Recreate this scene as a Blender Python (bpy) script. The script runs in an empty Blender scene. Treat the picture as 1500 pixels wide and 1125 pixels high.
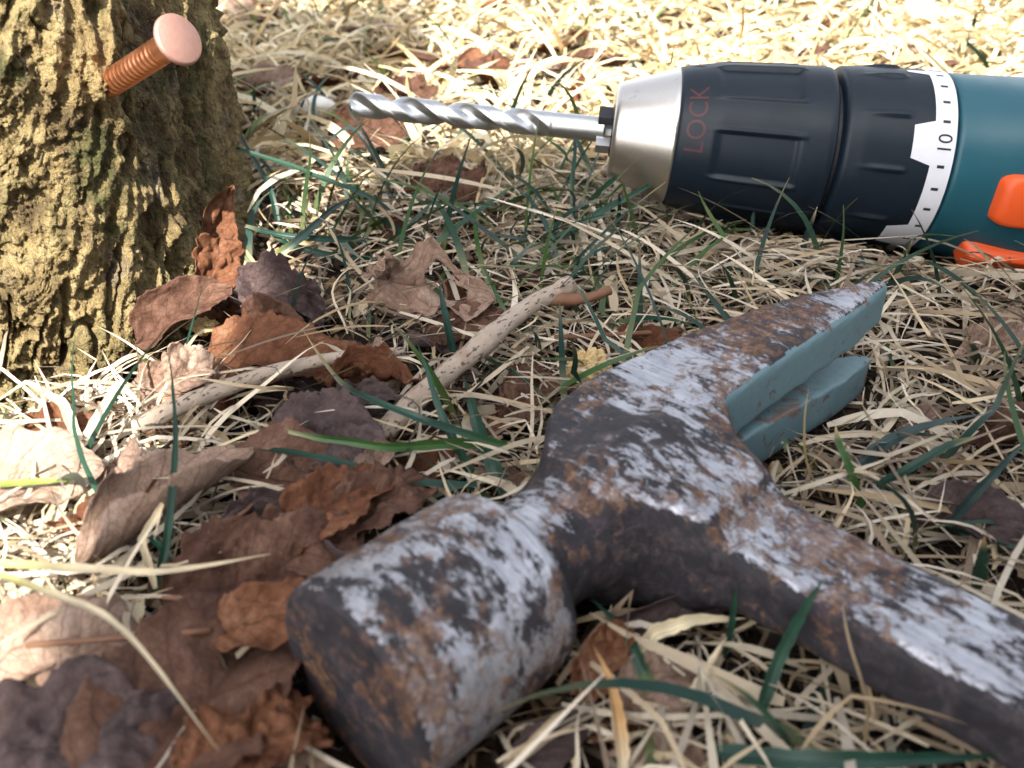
import bpy, bmesh, math, random
import numpy as np
from mathutils import Vector, Matrix

# ------------------------------------------------------------------ camera, sky, sun, exposure
SC = bpy.context.scene
COL = SC.collection
S = 0.01                                   # the script is written in centimetres
CAM_H, PITCH, FPX = 11.0, math.radians(32), 1340.0
cam_d = bpy.data.cameras.new('camera')
cam = bpy.data.objects.new('camera', cam_d); COL.objects.link(cam)
cam.location = (0, 0, CAM_H * S); cam.rotation_euler = (math.pi / 2 - PITCH, 0, 0)
cam_d.sensor_width = 36; cam_d.lens = 36 * FPX / 1500
cam_d.clip_start = 0.005; cam_d.clip_end = 500
cam_d.dof.use_dof = True; cam_d.dof.focus_distance = 0.212; cam_d.dof.aperture_fstop = 25
SC.camera = cam

SUN_AZ = (-0.12, -0.993)                    # horizontal direction towards the sun
SUN_EL = math.radians(46)
world = bpy.data.worlds.new('World'); SC.world = world; world.use_nodes = True
wn = world.node_tree; wn.nodes.clear()
sky = wn.nodes.new('ShaderNodeTexSky'); sky.sky_type = 'NISHITA'; sky.sun_disc = False
sky.sun_elevation = SUN_EL; sky.sun_rotation = math.atan2(SUN_AZ[0], SUN_AZ[1])
sky.dust_density = 3.0; sky.air_density = 1.0
hs = wn.nodes.new('ShaderNodeHueSaturation'); hs.inputs['Saturation'].default_value = 0.27
bg = wn.nodes.new('ShaderNodeBackground'); bg.inputs['Strength'].default_value = 0.15
wo = wn.nodes.new('ShaderNodeOutputWorld')
wn.links.new(sky.outputs[0], hs.inputs['Color']); wn.links.new(hs.outputs[0], bg.inputs['Color'])
wn.links.new(bg.outputs[0], wo.inputs['Surface'])
sun_d = bpy.data.lights.new('sun', 'SUN'); sun_d.energy = 5.0; sun_d.angle = math.radians(0.6)
sun_d.color = (1.0, 0.93, 0.82)
sun = bpy.data.objects.new('sun', sun_d); COL.objects.link(sun); sun.location = (1, -3, 3)
sv = Vector((SUN_AZ[0] * math.cos(SUN_EL), SUN_AZ[1] * math.cos(SUN_EL), math.sin(SUN_EL)))
sun.rotation_euler = sv.to_track_quat('Z', 'Y').to_euler()
SC.view_settings.view_transform = 'Standard'; SC.view_settings.look = 'None'
SC.view_settings.gamma = 1; SC.view_settings.exposure = 1.70
SC.cycles.use_denoising = True
SC.cycles.max_bounces = 6; SC.cycles.diffuse_bounces = 2; SC.cycles.glossy_bounces = 3; SC.cycles.transparent_max_bounces = 8

# ------------------------------------------------------------------ helpers
rng = np.random.default_rng(7); random.seed(7)
R = math.radians

def at(u, v, z=None, y=None):
    """ground-survey helper: sight line of a photo pixel, cut at height z (or distance y), in cm"""
    a = (u - 750) / FPX; b = (562.5 - v) / FPX
    d = np.array([a, math.cos(PITCH) + b * math.sin(PITCH), -math.sin(PITCH) + b * math.cos(PITCH)])
    t = (z - CAM_H) / d[2] if z is not None else y / d[1]
    return np.array([0, 0, CAM_H]) + t * d

def _hash(ix, iy, iz, seed):
    h = (ix.astype(np.int64) * 374761393 + iy.astype(np.int64) * 668265263 + iz.astype(np.int64) * 2147483647 + seed * 144665) & 0xFFFFFFFF
    h = ((h ^ (h >> 13)) * 1274126177) & 0xFFFFFFFF
    h = ((h ^ (h >> 16)) * 2246822519) & 0xFFFFFFFF
    return ((h ^ (h >> 15)) & 0xFFFFFF) / float(0xFFFFFF)

def vnoise(p, seed=0):
    """value noise in -1..1 at points p (n,3)"""
    i = np.floor(p).astype(np.int64); f = p - i; f = f * f * (3 - 2 * f)
    r = 0
    for dx in (0, 1):
        wx = f[:, 0] if dx else 1 - f[:, 0]
        for dy in (0, 1):
            wy = f[:, 1] if dy else 1 - f[:, 1]
            for dz in (0, 1):
                wz = f[:, 2] if dz else 1 - f[:, 2]
                r = r + wx * wy * wz * _hash(i[:, 0] + dx, i[:, 1] + dy, i[:, 2] + dz, seed)
    return r * 2 - 1

def fbm(p, seed=0, octv=4, gain=.5):
    r = 0; a = 1.; p = np.asarray(p, float)
    for k in range(octv):
        r = r + a * vnoise(p, seed + k * 17); p = p * 2.03 + 3.1; a *= gain
    return r

def tag(o, label=None, cat=None, group=None, kind=None):
    if label: o['label'] = label
    if cat: o['category'] = cat
    if group: o['group'] = group
    if kind: o['kind'] = kind
    return o

def empty(name, loc):
    o = bpy.data.objects.new(name, None); COL.objects.link(o)
    o.location = Vector(loc) * S; o.empty_display_size = .01
    return o

def mesh(name, verts, faces, mat, parent=None, org=(0, 0, 0), smooth=True, cols=None, uvs=None, mats=None, midx=None):
    """verts in world cm; org = base of the thing (parent empty sits there)"""
    verts = (np.asarray(verts, float) - np.asarray(org, float)) * S
    me = bpy.data.meshes.new(name)
    if isinstance(faces, np.ndarray):
        n, k = faces.shape
        me.vertices.add(len(verts)); me.vertices.foreach_set('co', verts.astype(np.float32).ravel())
        me.loops.add(n * k); me.loops.foreach_set('vertex_index', faces.astype(np.int32).ravel())
        me.polygons.add(n); me.polygons.foreach_set('loop_start', np.arange(0, n * k, k, dtype=np.int32))
        me.update(calc_edges=True)
    else:
        me.from_pydata([tuple(v) for v in verts], [], faces)
    me.validate()
    me.polygons.foreach_set('use_smooth', np.full(len(me.polygons), smooth))
    if cols is not None:
        a = me.color_attributes.new('Col', 'FLOAT_COLOR', 'POINT')
        c = np.ones((len(verts), 4), np.float32); c[:, :3] = cols; a.data.foreach_set('color', c.ravel())
    if uvs is not None:
        a = me.attributes.new('leafuv', 'FLOAT_VECTOR', 'POINT')
        c = np.zeros((len(verts), 3), np.float32); c[:, :2] = uvs; a.data.foreach_set('vector', c.ravel())
    for m in (mats or [mat]): me.materials.append(m)
    if midx is not None: me.polygons.foreach_set('material_index', np.asarray(midx, np.int32))
    o = bpy.data.objects.new(name, me); COL.objects.link(o)
    if parent is not None: o.parent = parent
    else: o.location = Vector(org) * S
    me.update()
    return o

def grid_faces(n, m, wrap=False):
    """quads of an n x m vertex grid (m closed when wrap)"""
    i, j = np.meshgrid(np.arange(n - 1), np.arange(m if wrap else m - 1), indexing='ij')
    i = i.ravel(); j = j.ravel(); k = (j + 1) % m
    return np.stack([i * m + j, i * m + k, (i + 1) * m + k, (i + 1) * m + j], 1)

# ---- materials
def material(name):
    m = bpy.data.materials.new(name); m.use_nodes = True
    nt = m.node_tree; nt.nodes.clear()
    return m, nt
def node(nt, t, ins=None, **kw):
    n = nt.nodes.new('ShaderNode' + t)
    for k, v in kw.items(): setattr(n, k, v)
    for k, v in (ins or {}).items():
        if isinstance(v, bpy.types.NodeSocket): nt.links.new(v, n.inputs[k])
        else: n.inputs[k].default_value = v
    return n
def c4(c): return (c[0], c[1], c[2], 1)
def ramp(nt, fac, stops, interp='LINEAR'):
    n = node(nt, 'ValToRGB', {'Fac': fac}); e = n.color_ramp; e.interpolation = interp
    while len(e.elements) < len(stops): e.elements.new(.5)
    for el, (p, c) in zip(e.elements, stops):
        el.position = p; el.color = c4(c) if hasattr(c, '__len__') else (c, c, c, 1)
    return n.outputs['Color']
def noise(nt, vec, scale, detail=4, rough=.6, dist=0.):
    return node(nt, 'TexNoise', {'Vector': vec, 'Scale': scale, 'Detail': detail, 'Roughness': rough, 'Distortion': dist}).outputs['Fac']
def mapping(nt, vec, scale=(1, 1, 1), rot=(0, 0, 0), loc=(0, 0, 0)):
    return node(nt, 'Mapping', {'Vector': vec, 'Scale': scale, 'Rotation': rot, 'Location': loc}).outputs[0]
def mix(nt, f, a, b, mode='MIX'):
    n = node(nt, 'Mix', data_type='RGBA', blend_type=mode)
    for i, v in ((0, f), (6, a), (7, b)):
        if isinstance(v, bpy.types.NodeSocket): nt.links.new(v, n.inputs[i])
        else: n.inputs[i].default_value = v if i == 0 else c4(v)
    return n.outputs[2]
def mth(nt, op, a, b=0.5, clamp=False):
    n = node(nt, 'Math', operation=op, use_clamp=clamp)
    for i, v in ((0, a), (1, b)):
        if isinstance(v, bpy.types.NodeSocket): nt.links.new(v, n.inputs[i])
        else: n.inputs[i].default_value = v
    return n.outputs[0]
def bump(nt, h, strength=.5, dist=.0005, normal=None):
    i = {'Height': h, 'Strength': strength, 'Distance': dist}
    if normal is not None: i['Normal'] = normal
    return node(nt, 'Bump', i).outputs[0]
def finish(nt, sh):
    o = node(nt, 'OutputMaterial'); nt.links.new(sh, o.inputs['Surface'])
def pbsdf(nt, **ins):
    return node(nt, 'BsdfPrincipled', {k.replace('_', ' '): v for k, v in ins.items()}).outputs[0]
def objco(nt): return node(nt, 'TexCoord').outputs['Object']

def simple_mat(name, col, rough=.5, metal=0., var=.15, scale=400, bstr=.1, spec=.5, coat=0.):
    m, nt = material(name); co = objco(nt)
    n = noise(nt, co, scale, 4)
    c = mix(nt, n, tuple(x * (1 - var) for x in col), tuple(min(1, x * (1 + var)) for x in col))
    r = mth(nt, 'ADD', mth(nt, 'MULTIPLY', noise(nt, co, scale * .3, 3), .2), rough - .1)
    nb = bump(nt, noise(nt, co, scale * 6, 2), bstr, .0001)
    finish(nt, pbsdf(nt, Base_Color=c, Roughness=r, Metallic=metal, Normal=nb, Specular_IOR_Level=spec, Coat_Weight=coat))
    return m

def blade_mat(name, trans=.3, rough=.55):
    m, nt = material(name)
    a = node(nt, 'Attribute', attribute_name='Col').outputs['Color']
    co = node(nt, 'NewGeometry').outputs['Position']
    n = noise(nt, co, 900, 3)
    c = mix(nt, mth(nt, 'MULTIPLY', n, .45), a, mix(nt, 1., a, (.45, .40, .36), 'MULTIPLY'))
    nb = bump(nt, noise(nt, co, 2500, 2), .25, .0002)
    p = pbsdf(nt, Base_Color=c, Roughness=rough, Normal=nb, Specular_IOR_Level=.35)
    t = node(nt, 'BsdfTranslucent', {'Color': c}).outputs[0]
    finish(nt, node(nt, 'MixShader', {0: trans, 1: p, 2: t}).outputs[0])
    return m

def leaf_mat(name, cols, vein=(.2, .1, .05)):
    """cols: four tones from dark to pale; object-random shift between leaves"""
    m, nt = material(name)
    uv = node(nt, 'Attribute', attribute_name='leafuv').outputs['Vector']
    co = node(nt, 'TexCoord').outputs['Object']
    rnd = node(nt, 'ObjectInfo').outputs['Random']
    off = node(nt, 'CombineXYZ', {0: rnd, 1: mth(nt, 'MULTIPLY', rnd, 7.3), 2: rnd}).outputs[0]
    cv = node(nt, 'VectorMath', {0: co, 1: off}, operation='ADD').outputs[0]
    n1 = noise(nt, cv, 70, 6, .65); n2 = noise(nt, cv, 520, 5, .7)
    f = mth(nt, 'ADD', mth(nt, 'MULTIPLY', n1, .75), mth(nt, 'MULTIPLY', n2, .35))
    c = ramp(nt, f, [(.30, cols[0]), (.45, cols[1]), (.6, cols[2]), (.78, cols[3])])
    sp = node(nt, 'SeparateXYZ', {0: uv})
    t, j = sp.outputs[0], mth(nt, 'ABSOLUTE', sp.outputs[1])
    wob = mth(nt, 'MULTIPLY', mth(nt, 'SUBTRACT', noise(nt, cv, 120, 2), .5), .16)
    side = mth(nt, 'FRACT', mth(nt, 'MULTIPLY', mth(nt, 'ADD', mth(nt, 'SUBTRACT', t, mth(nt, 'MULTIPLY', j, .30)), wob), 7.))
    sv_ = mth(nt, 'LESS_THAN', mth(nt, 'ABSOLUTE', mth(nt, 'SUBTRACT', side, .5)), .055)
    mid = mth(nt, 'LESS_THAN', j, .035)
    vm = mth(nt, 'MAXIMUM', mid, mth(nt, 'MULTIPLY', sv_, .7))
    vor = node(nt, 'TexVoronoi', {'Vector': cv, 'Scale': 700}, feature='DISTANCE_TO_EDGE').outputs['Distance']
    net = mth(nt, 'LESS_THAN', vor, .055)
    c = mix(nt, mth(nt, 'MULTIPLY', net, .28), c, vein)
    c = mix(nt, mth(nt, 'MULTIPLY', vm, .6), c, vein)
    spots = ramp(nt, noise(nt, cv, 260, 4, .7), [(.66, 0.), (.72, 1.)])
    c = mix(nt, mth(nt, 'MULTIPLY', spots, .55), c, (.045, .03, .025))
    hgt = mth(nt, 'ADD', mth(nt, 'MULTIPLY', vm, 1.2), mth(nt, 'ADD', n2, mth(nt, 'MULTIPLY', net, .35)))
    nb = bump(nt, hgt, .8, .0008)
    p = pbsdf(nt, Base_Color=c, Roughness=.68, Normal=nb, Specular_IOR_Level=.16)
    tr = node(nt, 'BsdfTranslucent', {'Color': c}).outputs[0]
    finish(nt, node(nt, 'MixShader', {0: .16, 1: p, 2: tr}).outputs[0])
    return m

M = {}
M['straw'] = blade_mat('straw', .14, .6)
M['green'] = blade_mat('green_blade', .15, .40)
M['leaf_brown'] = leaf_mat('leaf_brown', [(.024, .012, .009), (.066, .031, .021), (.128, .067, .046), (.23, .135, .096)], (.06, .028, .018))
M['leaf_orange'] = leaf_mat('leaf_orange', [(.042, .015, .008), (.10, .038, .020), (.17, .073, .038), (.28, .15, .09)], (.075, .03, .014))
M['leaf_tan'] = leaf_mat('leaf_tan', [(.13, .08, .055), (.235, .15, .11), (.33, .23, .175), (.43, .33, .27)], (.11, .06, .04))
M['leaf_grey'] = leaf_mat('leaf_grey', [(.022, .015, .015), (.056, .038, .037), (.105, .073, .070), (.19, .14, .132)], (.045, .03, .03))
M['leaf_dark'] = leaf_mat('leaf_dark', [(.018, .010, .008), (.042, .022, .016), (.075, .042, .03), (.13, .08, .06)], (.025, .013, .01))
M['leaf_pale'] = leaf_mat('leaf_pale', [(.18, .12, .085), (.29, .205, .155), (.38, .29, .23), (.46, .37, .30)], (.13, .08, .055))

# ------------------------------------------------------------------ ground
def ground_h(x, y):
    p = np.stack([np.asarray(x, float) * .045, np.asarray(y, float) * .045, np.zeros(np.shape(x))], -1).reshape(-1, 3)
    q = p * 6
    return (fbm(p, 3, 2) * .30 + fbm(q, 5, 3) * .16).reshape(np.shape(x)) - .25

m, nt = material('soil'); co = node(nt, 'NewGeometry').outputs['Position']
n1 = noise(nt, co, 45, 8, .7); n2 = noise(nt, co, 500, 4, .7)
c = ramp(nt, n1, [(.3, (.008, .006, .005)), (.5, (.022, .014, .010)), (.62, (.055, .036, .022)), (.75, (.20, .135, .075))])
strawc = ramp(nt, noise(nt, mapping(nt, co, (1, .5, 1)), 160, 6, .75), [(.3, (.10, .075, .035)), (.5, (.36, .28, .15)), (.7, (.56, .46, .27))])
d = node(nt, 'VectorMath', {0: co}, operation='LENGTH').outputs['Value']
far = node(nt, 'MapRange', {'Value': d, 'From Min': .9, 'From Max': 1.7}).outputs[0]
c = mix(nt, far, c, strawc)
nb = bump(nt, mth(nt, 'ADD', n1, n2), .9, .003)
finish(nt, pbsdf(nt, Base_Color=c, Roughness=.9, Normal=nb, Specular_IOR_Level=.15)); M['soil'] = m

ax = np.concatenate([[-3000, -1200, -500, -250, -140], np.linspace(-90, 90, 181), [140, 250, 500, 1200, 3000]])
ay = np.concatenate([[-3000, -1200, -500, -250, -120, -60, -30], np.linspace(-10, 150, 161), [200, 300, 600, 1200, 3000]])
X, Y = np.meshgrid(ax, ay, indexing='ij')
Z = ground_h(X, Y)
g = mesh('ground', np.stack([X, Y, Z], -1).reshape(-1, 3), grid_faces(len(ax), len(ay)), M['soil'])
tag(g, 'dark crumbly soil under the straw and leaves', 'ground', kind='structure')

# ------------------------------------------------------------------ tree stump
ST_C = np.array([-14.6, 23.4]); ST_A = (6.35, 6.7)
def stump_r(th, z):
    n = 3.6
    base = (np.abs(np.cos(th) / ST_A[0]) ** n + np.abs(np.sin(th) / ST_A[1]) ** n) ** (-1 / n)
    flare = 1 + .06 * np.exp(-np.maximum(z, 0) / 2.2) * (1 + .6 * np.sin(3 * th + .6)) - .0006 * np.maximum(z - 6, 0)
    return base * flare
def build_stump():
    th = np.concatenate([np.linspace(-2.7, .45, 820, endpoint=False), np.linspace(.45, 2 * np.pi - 2.7, 150, endpoint=False)]); nth = len(th)
    # finer rings near the ground where the sight line falls
    zz = np.concatenate([np.linspace(-1.2, 10, 330), np.linspace(10.1, 34, 70)])
    Zg, T = np.meshgrid(zz, th, indexing='ij')
    r = stump_r(T, Zg)
    px, py = np.cos(T) * r, np.sin(T) * r
    arc = T * 7
    # grain runs steeply down and slightly to the right
    sh = arc - .32 * Zg
    P3 = np.stack([np.cos(T) * 7, np.sin(T) * 7, Zg], -1).reshape(-1, 3)
    tw = np.arctan2(P3[:, 1], P3[:, 0]).reshape(Zg.shape) - .06 * Zg
    G3 = np.stack([np.cos(tw) * 7, np.sin(tw) * 7, Zg * .34], -1).reshape(-1, 3)
    front = 1 / (1 + np.exp(-((-1.02) - (T - 2 * np.pi * (T > np.pi))) * 6))      # 1 on the flaky front face, 0 on the smooth flank
    front = front.ravel()
    big = fbm(P3 * .33, 11, 3)
    ridge = 1 - np.abs(fbm(G3 * .75 + .25 * fbm(P3 * .8, 9, 2)[:, None], 21, 3))  # ridged along the grain
    fl = fbm(P3 * np.array([.9, .9, .62]) + fbm(P3 * .7, 5, 3)[:, None] * .6, 31, 4)
    plates = np.tanh((fl - .02) * 9) * .5 + .5                                     # bark plates with steep edges
    plates2 = np.tanh((fbm(P3 * 2.1 + 4, 71, 3) - .05) * 7) * .5 + .5
    crack = np.clip(1 - np.abs(fbm(G3 * np.array([1.0, 1.0, .5]) + 9, 41, 3)) * 9, 0, 1)
    fine = fbm(P3 * 3.4, 51, 5, .62); crust = np.abs(fbm(P3 * 2.3 + .4 * fine[:, None], 111, 5, .6)); grain = fbm(G3 * np.array([4.5, 4.5, 1.6]), 61, 3)
    fl3 = fbm(P3 * np.array([1.6, 1.6, 1.1]) + 2.2 * fbm(P3 * .5, 15, 2)[:, None], 91, 4)
    shelf = ((fl3 * 3.4) % 1.0) ** 2.2                                            # overlapping flakes: slow rise, sharp drop
    pit = np.clip((fbm(P3 * np.array([.62, .62, .40]) + 20, 101, 3) - .42) * 3.2, 0, 1)
    disp = big * .30 + front * (.55 * (plates - .5) + .24 * (plates2 - .5) + .26 * (shelf - .4) + .16 * (ridge - .7) + .10 * fine + .24 * (crust - .4) - .24 * crack - .95 * pit) \
        + (1 - front) * (.34 * (ridge - .7) + .13 * grain + .05 * fine + .08 * crust - .40 * crack + .16 * (plates - .5) - .35 * pit)
    d2 = disp.reshape(Zg.shape)
    V = np.stack([ST_C[0] + np.cos(T) * (r + d2), ST_C[1] + np.sin(T) * (r + d2), Zg], -1).reshape(-1, 3)
    F = grid_faces(len(zz), nth, True)[:, ::-1]
    return V, F, len(zz), nth
m, nt = material('stump_wood'); co = objco(nt)
gr = mapping(nt, co, (1, 1, .28), (0, 0, 0))
n1 = noise(nt, co, 38, 7, .68, .6); n2 = noise(nt, gr, 160, 6, .7, .3); n3 = noise(nt, co, 420, 5, .7)
c = ramp(nt, mth(nt, 'ADD', mth(nt, 'MULTIPLY', n1, .6), mth(nt, 'MULTIPLY', n2, .45)),
         [(.36, (.035, .026, .016)), (.46, (.14, .10, .05)), (.54, (.30, .225, .105)), (.63, (.46, .37, .19)), (.76, (.60, .52, .33))])
moss = ramp(nt, noise(nt, co, 58, 6, .72, .4), [(.52, 0.), (.64, 1.)])
c = mix(nt, mth(nt, 'MULTIPLY', moss, .75), c, (.055, .072, .024))
gp = ramp(nt, noise(nt, mapping(nt, co, (1, 1, 1), (0, 0, 0), (7, 4, 1)), 46, 6, .7), [(.55, 0.), (.63, 1.)])
c = mix(nt, mth(nt, 'MULTIPLY', gp, .6), c, (.17, .14, .12))
lich = ramp(nt, noise(nt, mapping(nt, co, (1, 1, 1), (0, 0, 0), (3, 1, 2)), 90, 6, .7), [(.56, 0.), (.66, 1.)])
c = mix(nt, mth(nt, 'MULTIPLY', lich, .6), c, (.48, .40, .20))
pores = ramp(nt, noise(nt, gr, 900, 3, .6), [(.34, 1.), (.42, 0.)])
c = mix(nt, mth(nt, 'MULTIPLY', pores, .6), c, (.045, .032, .02))
nb = bump(nt, mth(nt, 'ADD', mth(nt, 'ADD', n2, mth(nt, 'MULTIPLY', n3, 1.1)), mth(nt, 'MULTIPLY', noise(nt, co, 1400, 4, .7), .5)), 1., .0030)
finish(nt, pbsdf(nt, Base_Color=c, Roughness=.85, Normal=nb, Specular_IOR_Level=.2)); M['stump'] = m
sbase = (ST_C[0], ST_C[1], 0)
stump = tag(empty('tree_stump', sbase), 'old weathered tree stump with flaking ochre and mossy bark, a copper nail driven into it', 'tree stump')
V, F, NZ, NT = build_stump()
mesh('trunk', V, F, M['stump'], stump, sbase)
# sawn top
top = V.reshape(NZ, NT, 3)[-1]
rr = np.linspace(1, 0.02, 8)
tv = np.concatenate([ST_C_ + (top - ST_C_) * np.array([q, q, 1]) + np.array([0, 0, -.15 * (1 - q)]) for q in rr for ST_C_ in [np.array([ST_C[0], ST_C[1], 0])]])
mesh('sawn_top', tv, grid_faces(8, NT, True)[:, ::-1], M['stump'], stump, sbase)
def stump_surface(x_dir_u, v_px):
    """first point of a sight line on the smooth stump"""
    for y in np.linspace(12, 34, 900):
        p = at(x_dir_u, v_px, y=y); dx, dy = p[0] - ST_C[0], p[1] - ST_C[1]
        if math.hypot(dx, dy) < stump_r(math.atan2(dy, dx), p[2]): return p
    return p

# leaning slab of bark behind the stump
def slab(name, pts, w, th, mat, label, cat, up=(0, 0, 1), parent=None, seed=1):
    pts = np.array(pts, float); n = 26
    t = np.linspace(0, 1, n); seg = np.linspace(0, 1, len(pts))
    C = np.stack([np.interp(t, seg, pts[:, k]) for k in range(3)], 1)
    T = np.gradient(C, axis=0); T /= np.linalg.norm(T, axis=1)[:, None]
    N_ = np.cross(T, np.array(up, float)); N_ /= np.linalg.norm(N_, axis=1)[:, None]; B = np.cross(N_, T)
    prof = [(-1, -.5), (-.5, -.8), (.3, -.7), (1, -.4), (1, .4), (.4, .8), (-.4, .6), (-1, .5)]
    rows = []
    for i in range(n):
        ww = w * (.65 + .45 * math.sin(math.pi * (.12 + .8 * t[i])))
        rows.append([C[i] + N_[i] * a * ww * .5 + B[i] * b * th * .5 for a, b in prof])
    V = np.array(rows).reshape(-1, 3)
    V += .10 * w * np.stack([fbm(V * 1.7, seed, 3), fbm(V * 1.7, seed + 5, 3), fbm(V * 1.7, seed + 9, 3)], 1)
    F = [tuple(f) for f in grid_faces(n, 8, True)] + [tuple(range(8)), tuple(range(8 * (n - 1) + 7, 8 * (n - 1) - 1, -1))]
    o = mesh(name, V, F, mat, parent, tuple(C[0]))
    return tag(o, label, cat)
M['bark_chip'] = simple_mat('bark_chip', (.36, .27, .18), .85, 0, .45, 180, .8, .2)
slab('bark_slab', [at(292, 90, y=33), at(322, 150, y=32), at(352, 192, z=.3)], 1.1, .35, M['bark_chip'],
     'grey-tan strip of bark leaning behind the stump', 'bark', seed=4)

# added stump-shaped block, unseen behind the camera, standing in for a person's shade
def build_shade_block():
    base = np.array([37.4, -50., 0]); nth, nz = 160, 90; H_ = 60.
    th = np.linspace(0, 2 * np.pi, nth, endpoint=False); zz = np.linspace(-3, 1, nz) * 0 + np.linspace(0, 1, nz)
    Zg, T = np.meshgrid(zz, th, indexing='ij')
    jag = H_ + 2 * np.sin(T * 2 + 1) + 2 * vnoise(np.stack([np.cos(T) * 3, np.sin(T) * 3, 0 * T], -1).reshape(-1, 3), 3).reshape(T.shape)
    z = -3 + Zg * jag
    r = (np.abs(np.cos(T) / 31.) ** 12 + np.abs(np.sin(T) / 30.) ** 12) ** (-1 / 12) * (1 + .05 * np.exp(-Zg * 14)) * (1 - .02 * Zg)
    P3 = np.stack([np.cos(T) * 8, np.sin(T) * 8, z * .06], -1).reshape(-1, 3)
    r = r + (1.6 * (1 - np.abs(fbm(P3 * .8, 8, 4)))).reshape(T.shape)
    V = np.stack([base[0] - .33 * z + np.cos(T) * r, base[1] + np.sin(T) * r, z], -1).reshape(-1, 3)   # it leans
    V = np.concatenate([V, [[base[0] - .33 * H_, base[1], H_ - 5]]])
    F = [tuple(f[::-1]) for f in grid_faces(nz, nth, True)]
    F += [((nz - 1) * nth + k, (nz - 1) * nth + (k + 1) % nth, len(V) - 1) for k in range(nth)]
    return V, F, tuple(base)
M['shade_block_dark'] = simple_mat('shade_block_dark', (.06, .05, .042), .9, 0, .4, 60, .8, .2)
V, F, b = build_shade_block()
tag(mesh('added_shade_block', V, F, M['shade_block_dark'], None, b), 'added unseen stump-shaped block standing in for a person whose shade falls over the hammer and drill', 'tree stump')

# ------------------------------------------------------------------ hammer (signed-distance forging, polygonised once)
HO = np.array([-1.77, 7.76, 1.52])
hu = np.array([.69, .72, 0.]); hu /= np.linalg.norm(hu); hv = np.array([hu[1], -hu[0], 0.]); hw = np.array([0, 0, 1.])
def smin(a, b, k):
    h = np.clip(.5 + .5 * (b - a) / k, 0, 1); return b + (a - b) * h - k * h * (1 - h)
def smax(a, b, k): return -smin(-a, -b, k)
def sd_poly(u, v, poly):
    d = np.full(u.shape, 1e9); s = np.ones(u.shape); n = len(poly)
    for i in range(n):
        a = poly[i]; b = poly[i - 1]
        ex, ey = b[0] - a[0], b[1] - a[1]; wx, wy = u - a[0], v - a[1]
        t = np.clip((wx * ex + wy * ey) / (ex * ex + ey * ey), 0, 1)
        d = np.minimum(d, (wx - ex * t) ** 2 + (wy - ey * t) ** 2)
        c1 = v >= a[1]; c2 = v < b[1]; c3 = ex * wy > ey * wx
        s = np.where((c1 & c2 & c3) | (~c1 & ~c2 & ~c3), -s, s)
    return s * np.sqrt(d)
HEAD = [(4.2, -.85), (4.9, -1.5), (5.5, -1.78), (6.7, -1.85), (8.9, -1.45), (11.3, -.72), (13.25, .36), (13.12, .52), (11.8, .56), (10.4, .46), (9.0, .36), (7.5, .30), (6.9, .9), (6.6, 1.6), (4.8, 1.6), (4.4, .9), (4.0, .55)]
def sd_hammer(u, v, w):
    vc = v + .22
    rr = np.sqrt(vc * vc + w * w)
    rp = 1.50 - .05 * np.clip(u - 1.6, 0, 1)
    dpoll = smax(np.maximum(rr - rp, -.19 - u), u - 2.65, .24)
    dpoll = np.maximum(dpoll, (rr - rp + .10 + (-u - .19)) * .7071 - .0)          # chamfered face rim
    tn = np.clip((u - 2.3) / 3.0, 0, 1)
    rn = .90 + .12 * np.abs(tn - .35)
    dneck = np.maximum(np.sqrt((vc * .95) ** 2 + (w * 1.02) ** 2) - rn, np.abs(u - 3.8) - 1.7)
    d = smin(dpoll, dneck, .55)
    wt = 1.12 + .05 * np.clip(u - 7, 0, 6) - .16 * np.clip(v - .2, 0, 1.5)
    dh = smax(sd_poly(u, v, HEAD), np.abs(w) - wt, .20)
    slot = (.058 * (u - 7.7) + .12 * np.clip(v + .6, 0, 1.3)) * np.clip((u - 7.4) / .8, 0, 1)
    dslot = np.maximum(np.abs(w) - slot, 7.45 - u) * .95
    dh = np.maximum(dh, -dslot)
    d = smin(d, dh, np.where(u < 6.2, .55, .05))
    hc = 5.68 + 0 * v
    hwid = .87 + .12 * np.clip((3.2 - v) / 2.5, 0, 1)
    qx = np.abs(u - hc) - hwid + .30; qz = np.abs(w) - .56 - .40 * np.clip((2.6 - v) / 2.4, 0, 1) ** 1.5 + .30
    dbox = np.sqrt(np.maximum(qx, 0) ** 2 + np.maximum(qz, 0) ** 2) + np.minimum(np.maximum(qx, qz), 0) - .30
    dbox = np.maximum(dbox, .2 - v)
    d = smin(d, dbox, np.where(u > 6.4, .35, .95))
    return d
def world_to_h(p):
    q = p - HO; return q @ hu, q @ hv, q @ hw
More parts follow.
